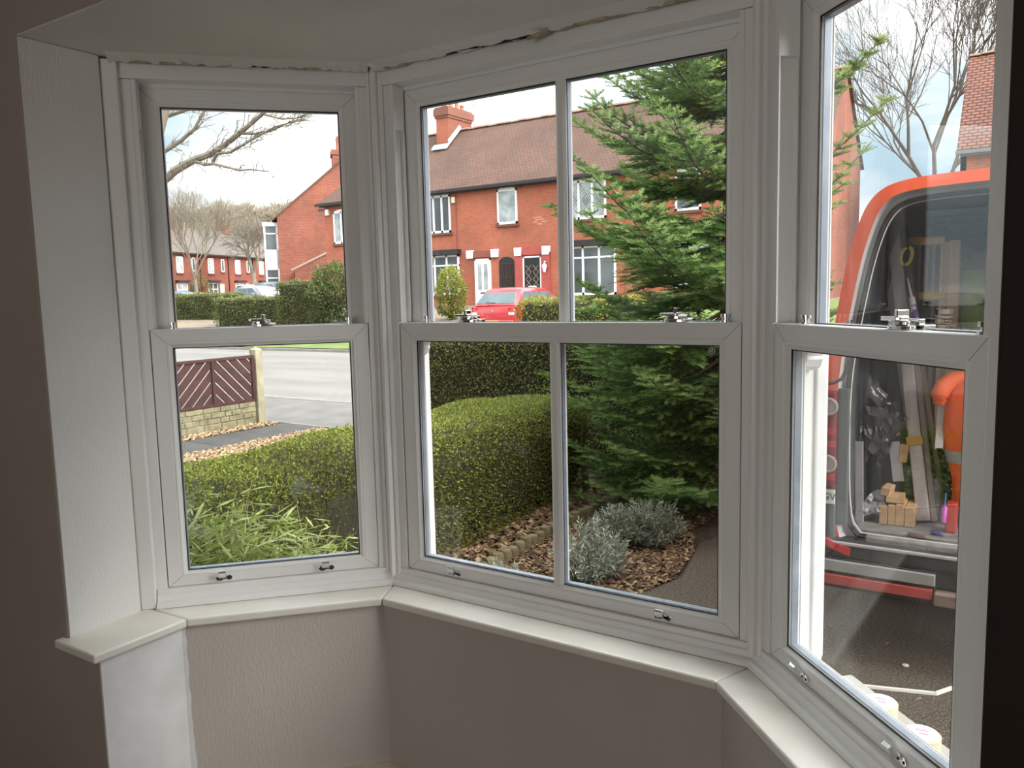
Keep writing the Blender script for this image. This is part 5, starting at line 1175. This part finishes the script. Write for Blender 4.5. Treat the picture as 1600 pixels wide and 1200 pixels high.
def smooth_poly(h):
    for _ in range(2):
        o = [h[0]]
        for a, b in zip(h, h[1:]): o += [(lerp(a[0], b[0], .25), lerp(a[1], b[1], .25)), (lerp(a[0], b[0], .75), lerp(a[1], b[1], .75))]
        h = o + [h[-1]]
    return h
def mirror(h): h = smooth_poly(h); return h + [(2 * VX - x, z) for x, z in reversed(h)]
OUT = mirror([(-.660, .40), (-.692, .46), (-.695, 1.00), (-.685, 1.20), (-.646, 1.446), (-.618, 1.618), (-.576, 1.762), (-.540, 1.831), (-.492, 1.872), (-.420, 1.893), (-.305, 1.902), (-.02, 1.910)])
MIDL = mirror([(-.600, .47), (-.640, .52), (-.645, 1.00), (-.636, 1.20), (-.596, 1.440), (-.566, 1.605), (-.528, 1.738), (-.500, 1.797), (-.466, 1.832), (-.405, 1.850), (-.300, 1.858), (-.02, 1.866)])
INN = mirror([(-.545, .520), (-.592, .580), (-.600, 1.00), (-.590, 1.20), (-.552, 1.430), (-.523, 1.590), (-.488, 1.710), (-.462, 1.760), (-.432, 1.790), (-.380, 1.806), (-.290, 1.814), (-.02, 1.820)])
def vring(poly, y, kz=1.0, kx=1.0, z0=.40): return [(VX + (x - VX) * kx, y, z0 + (z - z0) * kz) for x, z in poly]
MB().loft([vring(OUT, VY + .012), vring(OUT, VY + .10), vring(OUT, VY + 3.05), vring(OUT, VY + 3.3, .985, .99), vring(OUT, VY + 3.85, .66, .97), vring(OUT, VY + 4.45, .50, .93), vring(OUT, VY + 4.70, .36, .82), vring(OUT, VY + 4.76, .22, .74)], caps=False).build('body', VORANGE, van, smooth=True)
def ringface(a, ya, b, yb): m = MB(); m.loft([[(x, ya, z) for x, z in a], [(x, yb, z) for x, z in b]], closed=True, caps=False); return m
ringface(OUT, VY + .012, MIDL, VY).build('rear_frame', VORANGE, van, smooth=True)
MB().loft([[(x, VY, z) for x, z in MIDL], [(x, VY + .035, z) for x, z in [(lerp(a[0], b[0], .25), lerp(a[1], b[1], .25)) for a, b in zip(MIDL, INN)]], [(x, VY + .04, z) for x, z in INN]], caps=False).build('door_jamb', VGREY, van)
sl = MB()
SEALP = [(lerp(a[0], b[0], .72), lerp(a[1], b[1], .72)) for a, b in zip(MIDL, INN)]
sl.tube([(x, VY + .030, z) for x, z in SEALP + [SEALP[0]]], .010, 6, cap=False); sl.build('door_seal', SEAL, van, smooth=True)
MB().tube([(x, VY + .022, z) for x, z in INN[0:34]], .0022, 4).build('seal_edge', node_mat('pale_seal_edge', (.65, .62, .58), .5), van)
MB().tube([(x, VY + .022, z) for x, z in (INN[-1], INN[0])], .0022, 4).build('seal_edge', node_mat('pale_seal_edge', (.65, .62, .58), .5), van)
MB().loft([[(x, VY + .04, z) for x, z in INN], [(x - .03 if x < VX else x + .03, VY + .10, z) for x, z in INN], [(x - .03 if x < VX else x + .03, VY + 2.2, z) for x, z in INN]], caps=False).build('cargo_lining', VDARK, van)
MB().prism([(x - .03 if x < VX else x + .03, z) for x, z in INN], VY + 2.2, VY + 2.24, 'y').build('bulkhead', VDARK, van)
MB().box(-.615, 1.125, VY + .045, VY + 2.2, .50, .527).build('cargo_floor', VFLOOR, van)
MB().box(INN[0][0] + .02, INN[-1][0] - .02, VY - .015, VY + .05, .488, .519).build('load_sill', VFLOOR, van, bevel=.006)
for i in range(7): MB().box(-.622, -.590, VY + .35 + i * .27, VY + .39 + i * .27, .53, 1.70).build('lining_rib', VJAMB, van)
for sg in (-1, 1):
    xo = VX + sg * (VX + .697); xi = VX + sg * (VX + .640); xa, xb = min(xo, xi), max(xo, xi)
    xj = VX + sg * (VX + .598); MB().box(min(xi, xj), max(xi, xj), VY - .003, VY + .03, .55, 1.10).build('lower_jamb', VJAMB, van, bevel=.004)
    tl = MB().box(xa, xb, VY - .028, VY + .02,   .700, 1.092).build('tail_lamp', node_mat('dark_red_lamp', (0.17, 0.010, 0.014), 0.2), van, bevel=.010)
    for zc in (1.030, .800):
        MB().lathe([(.036, .0), (.036, -.010), (.030, -.012), (.026, -.006), (.010, -.008)], ((xa + xb) / 2, VY - .026, zc), 16, 'y').build('round_lens', node_mat('silver_lens', (.34, .28, .27), .3), tl)
    for zc in (.93, .88, .745): MB().box(xa + .004, xb - .004, VY - .032, VY - .02, zc - .012, zc + .012).build('lamp_band', node_mat('bright_lamp_red', (.42, .015, .02), .3), tl)
    MB().box(min(xo, xi - sg * .012 * 0), max(xo, xi), VY - .010, VY + .02, .455, .695).build('corner_panel', VJAMB, van, bevel=.006)
    MB().loft([[(xo - sg * .01, VY - .05, .505), (xo - sg * .125, VY - .055, .470), (xo - sg * .12, VY - .055, .440), (xo - sg * .04, VY - .05, .465)], [(xo - sg * .01, VY - .03, .505), (xo - sg * .125, VY - .03, .470), (xo - sg * .12, VY - .03, .440), (xo - sg * .04, VY - .03, .465)]]).build('reflector', node_mat('red_reflector', (.60, .035, .03), .35), van)
# maker's plate on the corner panel
pl = MB().box(-.690, -.641, VY - .016, VY - .009, .632, .692).build('registration_plate', node_mat('grey_white_plate', (.62, .60, .57), .5), van, bevel=.004)
fc = bpy.data.curves.new('plate_letters', 'FONT'); fc.body = 'GV'; fc.size = .040; fc.extrude = .0008; fc.align_x = 'CENTER'; fc.align_y = 'CENTER'
ft = bpy.data.objects.new('plate_text', fc); COL.objects.link(ft); bpy.context.view_layer.update()
fm = bpy.data.meshes.new_from_object(ft.evaluated_get(bpy.context.evaluated_depsgraph_get())); bpy.data.objects.remove(ft); bpy.data.curves.remove(fc)
fo = bpy.data.objects.new('plate_letters', fm); COL.objects.link(fo); fo.parent = pl; fo.location = (-.664, VY - .017, .662); fo.rotation_euler = (math.radians(90), 0, 0); fm.materials.clear(); fm.materials.append(GUTTER)
# bumper, step with reflective tape, tow bracket
MB().box(-.700, 1.21, VY - .045, VY + .10, .425, .497).build('bumper', BLACKP, van, bevel=.014)
MB().box(-.700, 1.21, VY - .050, VY - .02, .478, .492).build('bumper_edge', VGREY, van, bevel=.004)
MB().box(-.695, -.272, VY - .060, VY + .02, .372, .416).build('tape_strip', node_mat('silver_tape', (.32, .31, .30), .4, (.24, .235, .225), 9), van, bevel=.003)
MB().box(-.695, -.280, VY - .062, VY + .02, .318, .358).build('tape_strip', node_mat('red_tape', (.42, .06, .045), .4, (.36, .05, .04), 6), van, bevel=.003)
MB().box(-.690, -.27, VY - .045, VY + .06, .300, .424).build('step_board', BLACKP, van, bevel=.004)
MB().box(-.274, .78, VY - .02, VY + .10, .35, .43).build('step_board', BLACKP, van, bevel=.006)
MB().box(-.274, -.14, VY - .07, VY + .06, .300, .350).build('tow_bracket', node_mat('rusty_steel', (.22, .15, .12), .8, (.12, .08, .065), 14), van, bevel=.006)
for sg in (-1, 1):
    for yy in (VY + .95, VY + 3.85):
        MB().lathe([(.20, -.10), (.325, -.10), (.33, 0), (.325, .10), (.20, .10)], (VX + sg * .82, yy, .33), 20, 'x').build('tyre', TYRE, van, smooth=True)
        MB().lathe([(.20, -.02), (.20, .02), (.06, .03)], (VX + sg * .90, yy, .33), 14, 'x').build('wheel', ALLOY, van)
MB().add([(-.46, VY + 3.37, 1.83), (.97, VY + 3.37, 1.83), (1.06, VY + 3.83, 1.42), (-.55, VY + 3.83, 1.42), (-.46, VY + 3.40, 1.86), (.97, VY + 3.40, 1.86), (1.06, VY + 3.86, 1.45), (-.55, VY + 3.86, 1.45)], [(0, 1, 2, 3), (7, 6, 5, 4), (0, 4, 5, 1), (1, 5, 6, 2), (2, 6, 7, 3), (3, 7, 4, 0)]).build('windscreen', CARGLASS, van)
MB().tube([at(1288, 600, VY - .03), at(1303, 598, VY - .03), at(1315, 592, VY - .03), at(1322, 580, VY - .02), at(1327, 562, VY - .02), at(1329, 540, VY - .01), at(1332, 500, VY)], .0075, 6).build('rubber_cord', SEAL, van, smooth=True)
MB().box(-.58, -.30, VY + .22, VY + 1.9, 1.270, 1.288).build('shelf', VJAMB, van)
settle(van); tag(van, 'orange-red van backed onto the drive with its load bay open', 'van')

# ------------------------------------------------------------------ load of the van
FZ = .5275
PLANK = node_mat('pale_pine', (0.58, 0.40, 0.24), 0.7, (0.46, 0.30, 0.17), 4, stretch=(6, 6, .6))
OFFC = node_mat('timber_offcut', (0.62, 0.40, 0.22), 0.8, (0.46, 0.28, 0.14), 12)
FILM = node_mat('grey_plastic_film', (0.13, 0.11, 0.115), 0.22, (0.055, 0.048, 0.05), 8, spec=.8, bump=.6, bump_scale=30)
CLEAR = node_mat('clear_crumpled_film', (0.36, 0.36, 0.37), 0.2, (0.16, 0.165, 0.17), 14, spec=.9, bump=.7, bump_scale=40)
PROFW = node_mat('film_wrapped_profile', (0.52, 0.45, 0.44), 0.3, (0.36, 0.30, 0.30), 20, stretch=(1, 1, .2), spec=.8)
AMBER = node_mat('amber_clamp_jaw', (0.55, 0.28, 0.04), 0.45)
def V3(p): return Vector(p)
bn = empty('profile_bundle', (-.37, 3.62, FZ)); pb_, pt_ = V3((-.345, 3.60, FZ + .01)), at(1394, 342, 3.96)
bb = MB().beam(pb_, pt_, .050, .042, (0, -1, 0)).build('profile', PROFW, bn, bevel=.004)
MB().beam(pb_ + Vector((.038, .012, .0)), pb_.lerp(pt_, .55) + Vector((.036, .012, 0)), .022, .03, (0, -1, 0)).build('profile', node_mat('purple_grey_film', (.24, .17, .17), .25), bn, bevel=.003)
MB().beam(pb_.lerp(pt_, .62) + Vector((.040, 0, 0)), pt_ + Vector((.036, 0, -.02)), .040, .04, (0, -1, 0)).build('wrapped_end', FILM, bn, bevel=.006)
MB().beam(pb_.lerp(pt_, .235), pb_.lerp(pt_, .262), .062, .052, (0, -1, 0)).build('strap', AMBER, bn)
settle(bn); tag(bn, 'long window profiles wrapped in film leaning in the van with an amber strap', 'profiles')
tag(MB().beam((-.278, 3.72, FZ), at(1437, 545, 3.98), .016, .014, (0, -1, 0)).build('wooden_stick', node_mat('tan_stick', (.33, .22, .11), .8)), 'thin tan stick leaning behind the wrapped profiles', 'stick')
tag(MB().beam(V3((-.41, 4.05, FZ)), at(1379, 350, 4.12), .035, .02, (0, -1, 0)).build('grey_batten', node_mat('grey_batten', (.36, .34, .32), .7)), 'grey batten leaning left of the wrapped profiles', 'batten')
for i, (px, pyt, yy, w) in enumerate(((1478, 378, 4.02, .042), (1492, 375, 4.00, .040))):
    t_ = at(px, pyt, yy); tag(MB().box(t_.x - w / 2, t_.x + w / 2, yy, yy + .07, FZ, t_.z).build('pine_board', PLANK, bevel=.002), ('left' if i == 0 else 'right') + ' one of two upright pine boards in the van', 'board', 'pine boards in the van')
for i, (px, yy) in enumerate(((1436, 4.10), (1459, 4.00))):
    x = at(px, 420, yy).x; z1 = at(px, 376, yy).z; z0 = at(px, 463, yy).z
    cl = empty('bar_clamp', (x, yy, FZ))
    MB().box(x - .006, x + .006, yy - .012, yy + .012, FZ, z1 + .02).build('bar', node_mat('dark_steel_bar', (.14, .11, .10), .5, metal=.5), cl)
    MB().box(x - .058, x + .040, yy - .02, yy + .02, z1 - .018, z1 + .016).build('jaw', AMBER, cl, bevel=.006); MB().box(x - .054, x + .048, yy - .02, yy + .02, z0 - .016, z0 + .018).build('jaw', AMBER, cl, bevel=.006)
    MB().box(x + .026, x + .036, yy - .008, yy + .008, z0, z1).build('timber_packing', PLANK, cl)
    settle(cl); tag(cl, 'bar clamp with amber jaws, ' + ('left' if i == 0 else 'right') + ' of the pair in the van', 'clamp', 'bar clamps in the van')
yl = at(1416, 400, 3.82); lpn = []
for j in range(15): a = 2 * math.pi * j / 14; lpn.append((yl.x + .022 * math.cos(a) + .006 * math.sin(a), yl.y, yl.z + .038 * math.sin(a)))
tag(MB().tube(lpn, .008, 6, cap=False).build('yellow_strap', node_mat('yellow_webbing', (.70, .56, .08), .7), smooth=True), 'loop of yellow strap hanging beside the wrapped profiles', 'strap')
t0_, t1_ = at(1437, 512, 3.70), at(1423, 458, 3.72); t0_.z = 1.289
tb = MB().tube([t0_, t0_.lerp(t1_, .9)], .0125, 12).build('sealant_tube', node_mat('white_tube', (.80, .78, .80), .35), smooth=True)
MB().tube([t0_.lerp(t1_, .12), t0_.lerp(t1_, .72)], .0129, 12, cap=False).build('printed_sleeve', node_mat('purple_print', (.20, .08, .32), .4, (.75, .72, .78), 30, contrast=(.48, .52)), tb)
MB().tube([t0_.lerp(t1_, .9), t0_.lerp(t1_, 1.35)], [.006, .002], 8).build('nozzle', node_mat('white_tube', (.8, .78, .8), .35), tb)
tag(tb, 'white and purple sealant tube standing on the van shelf', 'sealant tube')
# black box under the film, offcuts of timber on and before it
tag(MB().box(-.575, -.400, 3.72, 4.10, FZ, .835).build('tool_box', VJAMB, bevel=.012), 'dark tool box under the crumpled film at the left of the van', 'tool box')
def block(cx, y0, cz, w, h, d, rot, label):
    o = MB().box(-w / 2, w / 2, 0, d, -h / 2, h / 2).build('timber_block', OFFC, bevel=.002, seg=1); o.location = (cx, y0, cz); o.rotation_euler = rot; tag(o, label, 'timber block', 'timber offcuts in the van')
yb = VY + .16; sc_b = []
for i, (px, w) in enumerate(((1380, .030), (1393, .029), (1406, .031), (1421, .036))):
    x = at(px, 800, yb).x; h = [.075, .082, .088, .080][i]; block(x, yb, FZ + h / 2 + .0005, w, h, .14, (0, [0, .0, .0, -.10][i] * 0, 0), ['leftmost', 'second', 'third', 'rightmost'][i] + ' of the four timber blocks standing on the van floor')
zt = FZ + .0895
x_ = at(1398, 780, yb).x; block(x_, yb + .015, zt + .0135, .070, .025, .10, (0, 0, .1), 'timber block lying across the row of four blocks')
x_ = at(1382, 765, yb).x; block(x_, yb + .02, zt + .043, .034, .034, .09, (0, .15, -.1), 'timber block topping the left end of the pile')
x_ = at(1397, 678, 3.74).x; block(x_ - .005, 3.70, .870, .070, .028, .12, (0, -.42, .25), 'tilted timber block on the dark tool box')
x_ = at(1413, 700, 3.70).x; block(x_ + .002, 3.66, .800, .034, .075, .05, (.0, .10, 0), 'upright timber block hanging at the tool box corner')
# plastic films
def crumple(name, label, mat, P, nu, nv, amp, seed, thick=.003):
    rr = random.Random(seed); V = {}
    for i in range(nu + 1):
        for j in range(nv + 1):
            u, v = i / nu, j / nv; p = V3(P[0]).lerp(V3(P[1]), u).lerp(V3(P[3]).lerp(V3(P[2]), u), v)
            f = math.sin(u * 9 + v * 5 + seed) * .5 + math.sin(u * 4 - v * 11 + seed * 2) * .5 + rr.uniform(-.8, .8)
            V[i, j] = (p.x + rr.uniform(-amp, amp) * .6, p.y + f * amp, p.z + rr.uniform(-amp, amp) * .6)
    mb = MB(); idx = lambda i, j: i * (nv + 1) + j; n = (nu + 1) * (nv + 1)
    vs = [V[i, j] for i in range(nu + 1) for j in range(nv + 1)]; vs2 = [(x, y + thick, z) for x, y, z in vs]
    fs = [(idx(i, j), idx(i + 1, j), idx(i + 1, j + 1), idx(i, j + 1)) for i in range(nu) for j in range(nv)]
    mb.add(vs + vs2, fs + [tuple(n + k for k in reversed(f)) for f in fs]); return tag(mb.build(name, mat), label, 'plastic film')
crumple('plastic_film', 'dark crumpled plastic film draped over the tool box in the van', FILM, (at(1338, 565, 3.75), at(1418, 650, 3.70), at(1412, 668, 3.70), at(1345, 730, 3.66)), 12, 10, .020, 3)
crumple('plastic_film', 'dark film fold hanging below the tool box top', FILM, (at(1352, 630, 3.68), at(1420, 652, 3.68), at(1392, 690, 3.68), at(1372, 742, 3.68)), 9, 8, .016, 9)
crumple('plastic_film', 'clear crumpled film heaped at the left corner of the van floor', CLEAR, (at(1328, 790, 3.52), at(1378, 760, 3.56), at(1385, 800, 3.52), at(1332, 812, 3.50)), 10, 7, .013, 5)
crumple('plastic_film', 'clear film scraps behind the foot of the wrapped profiles', CLEAR, (at(1430, 755, 3.66), at(1468, 745, 3.68), at(1470, 812, 3.62), at(1435, 815, 3.62)), 8, 8, .013, 7)
def channel(name, label, p, q, w, mat):
    d = (V3(q) - V3(p)).normalized(); c = MB(); sd = d.cross(Vector((0, -1, 0))).normalized(); nn = sd.cross(d).normalized()
    for o, ww, hh in ((Vector(), w, .003),): c.beam(p, q, ww, hh, nn)
    for s in (-1, 1): c.beam(V3(p) + sd * s * w / 2 - nn * .008, V3(q) + sd * s * w / 2 - nn * .008, .003, .018, nn)
    return tag(c.build(name, mat), label, 'profile offcut')
channel('profile_offcut', 'silver channel offcut upright behind the timber blocks', at(1404, 752, 3.66), at(1397, 690, 3.70), .040, node_mat('silver_profile', (.55, .53, .53), .3, metal=.4))
channel('profile_offcut', 'white plastic trunking offcut in front of the orange jacket', at(1467, 700, 3.60), at(1472, 622, 3.72), .026, node_mat('white_trunking', (.82, .80, .76), .4))
channel('profile_offcut', 'grey channel offcut standing at the left edge of the van floor', V3((-.575, 3.50, FZ)), at(1342, 690, 3.50), .026, VGREY)
rl = MB().lathe([(.018, -.012), (.030, -.012), (.030, .012), (.018, .012)], (0, 0, 0), 16, 'y').build('tape_roll', node_mat('beige_tape', (.50, .40, .26), .7, (.34, .27, .17), 10), smooth=True); rl.location = at(1428, 738, 3.74); rl.rotation_euler = (.2, 0, .3); tag(rl, 'beige tape roll between the timber blocks and the wrapped profiles', 'tape roll')
tag(MB().box(-.455, -.30, 3.76, 3.98, FZ, .655).build('crate', VJAMB, bevel=.01), 'low dark crate behind the timber blocks', 'crate')
# orange hi-visibility jacket hanging at the right
HIVIS = node_mat('hi_vis_orange', (1.0, 0.17, 0.03), 0.6, (0.95, 0.12, 0.02), 10, bump=.4, bump_scale=25); SILT = node_mat('silver_reflective', (.50, .52, .50), .35, (.36, .38, .36), 8)
jk = empty('hi_vis_jacket', (-.16, 3.62, FZ))
def jacket(z0, z1, mat, nm, grow=0.0):
    rings = []; n = 9
    for k in range(n + 1):
        z = lerp(z0, z1, k / n); u = (z - .60) / (1.155 - .60); xl = lerp(-.255, -.305, u) + .012 * math.sin(u * 9); xr = -.02; dp = .055 + .02 * math.sin(u * 5)
        if u > .9: xl += (u - .9) * .4
        ring = []
        for j in range(18):
            a = 2 * math.pi * j / 18; fold = 1 + .10 * math.sin(a * 5 + u * 4)
            ring.append(((xl + xr) / 2 + (xr - xl) / 2 * math.cos(a) * (1 + grow), 3.64 + (dp * fold + grow * .05) * math.sin(a), z))
        rings.append(ring)
    return MB().loft(rings).build(nm, mat, jk, smooth=True)
jacket(.60, 1.155, HIVIS, 'jacket_body'); jacket(.790, .838, SILT, 'reflective_band', .03)
MB().tube([(-.22, 3.63, 1.14), (-.262, 3.62, 1.125), (-.292, 3.605, 1.095), (-.305, 3.595, 1.06), (-.302, 3.59, 1.035), (-.298, 3.588, 1.02)], [.020, .030, .034, .033, .026, .010], 14).build('sleeve', HIVIS, jk, smooth=True)
MB().tube([(-.10, 3.60, 1.06), (-.135, 3.565, .92), (-.15, 3.56, .86)], [.05, .048, .042], 10).build('sleeve', SILT, jk, smooth=True)
MB().tube([(-.16, 3.64, 1.15), (-.16, 3.64, 1.80)], .003, 5).build('hanger_cord', SEAL, jk)
settle(jk); tag(jk, 'orange hi-visibility jacket with a silver band hanging in the van', 'jacket')
bush('green_netting', 'dark green netting bundle behind the profiles in the van', (-.33, 3.90, FZ + .17), (.11, .09, .17), leaf_mat('green_net', (.012, .025, .008), (.03, .055, .014), (.07, .12, .03)), 900, .03, 'netting', base=FZ)
bg = MB().loft([[(-.235 + (.060 + .010 * math.sin(k * 2)) * math.cos(a) * (1 + .1 * math.sin(3 * a)), 4.12 + .05 * math.sin(a), lerp(1.290, 1.56, k / 5)) for a in [2 * math.pi * j / 12 for j in range(12)]] for k in range(6)]).build('green_bag', node_mat('green_bag_cloth', (.13, .26, .035), .8, (.08, .17, .02), 6), smooth=True)
tag(bg, 'bright green bag on the shelf right of the pine boards', 'bag')
MB().box(-.30, -.10, 4.04, 4.22, 1.272, 1.288).build('shelf', VJAMB, van)
def screwdriver(p, q, c1, c2, label):
    p, q = V3(p), V3(q); o = MB().tube([p, p.lerp(q, .5), p.lerp(q, .56)], [.010, .011, .006], 8).build('screwdriver', node_mat(c1[0], c1[1], .4), smooth=True); MB().tube([p.lerp(q, .56), q], .003, 6).build('blade', node_mat(c2[0], c2[1], .4), o); tag(o, label, 'screwdriver')
screwdriver(at(1474, 816, 3.48), at(1478, 770, 3.50), ('magenta_handle', (.50, .08, .42)), ('blue_shank', (.05, .22, .55)), 'magenta and blue screwdriver propped at the right of the van floor')
screwdriver((at(1446, 826, 3.40).x - .06, 3.40, .530), (at(1446, 826, 3.40).x + .05, 3.385, .529), ('brown_handle', (.10, .045, .03)), ('steel_blade', (.3, .3, .3)), 'brown-handled screwdriver lying on the load sill')
screwdriver((at(1455, 822, 3.44).x, 3.45, .538), (at(1480, 828, 3.44).x + .02, 3.43, .536), ('navy_handle', (.03, .05, .16)), ('steel_blade', (.3, .3, .3)), 'navy-handled screwdriver lying on the van floor')
tag(MB().box(-.262, -.222, 3.50, 3.56, FZ, .645).build('red_tin', node_mat('red_tin_paint', (.55, .05, .03), .4), bevel=.006), 'small red tin under the orange jacket', 'tin')

# ------------------------------------------------------------------ on the drive and outer sill
WTRIM = node_mat('white_trim_offcut', (.82, .78, .70), .5)
tag(MB().beam((-.52, 3.10, .006), (-.245, 3.185, .006), .012, .010).beam((-.248, 3.183, .006), (-.200, 3.262, .006), .012, .010).build('trim_offcut', WTRIM), 'bent strip of white trim lying on the tarmac', 'trim offcut')
tag(MB().add([(-.20, 2.72, .002), (-.165, 2.70, .002), (-.19, 2.775, .002), (-.20, 2.72, .006), (-.165, 2.70, .006), (-.19, 2.775, .006)], [(2, 1, 0), (3, 4, 5), (0, 1, 4, 3), (1, 2, 5, 4), (2, 0, 3, 5)]).build('plastic_shard', WTRIM), 'small triangular white shard on the tarmac', 'shard')
tag(MB().lathe([(.012, 0), (.013, .004), (.006, .007)], (-.372, 3.40 - .02, .001), 8).build('pebble', WTRIM), 'white pebble on the tarmac behind the van', 'pebble')
ROLLS = node_mat('cream_roll_side', (.80, .72, .50), .6, (.72, .63, .42), 6); ROLLT = node_mat('lilac_label', (.62, .60, .78), .5, (.74, .70, .82), 20); RPRINT = node_mat('pink_print', (.70, .35, .50), .5)
for i, (s_, lab) in enumerate(((.158, 'left'), (.292, 'right'))):
    q = frame_xf('R')(s_, .180, 0); r = MB().lathe([(.034, 0), (.036, .003), (.036, .030), (.033, .033)], (q[0], q[1], .5505), 24).build('masking_roll', ROLLS, smooth=True)
    MB().lathe([(.0315, 0), (.0315, .0012)], (q[0], q[1], .5505 + .0328), 24).build('label', ROLLT, r)
    for a_, b_, c_ in ((-.012, .010, .008), (-.006, .012, -.006)): MB().box(q[0] + a_, q[0] + b_, q[1] + c_ - .002, q[1] + c_ + .002, 0.5840, .5852).build('print', RPRINT, r)
    tag(r, lab + ' of two cream tape rolls with lilac labels outside the right window', 'tape roll', 'tape rolls on the outer sill')
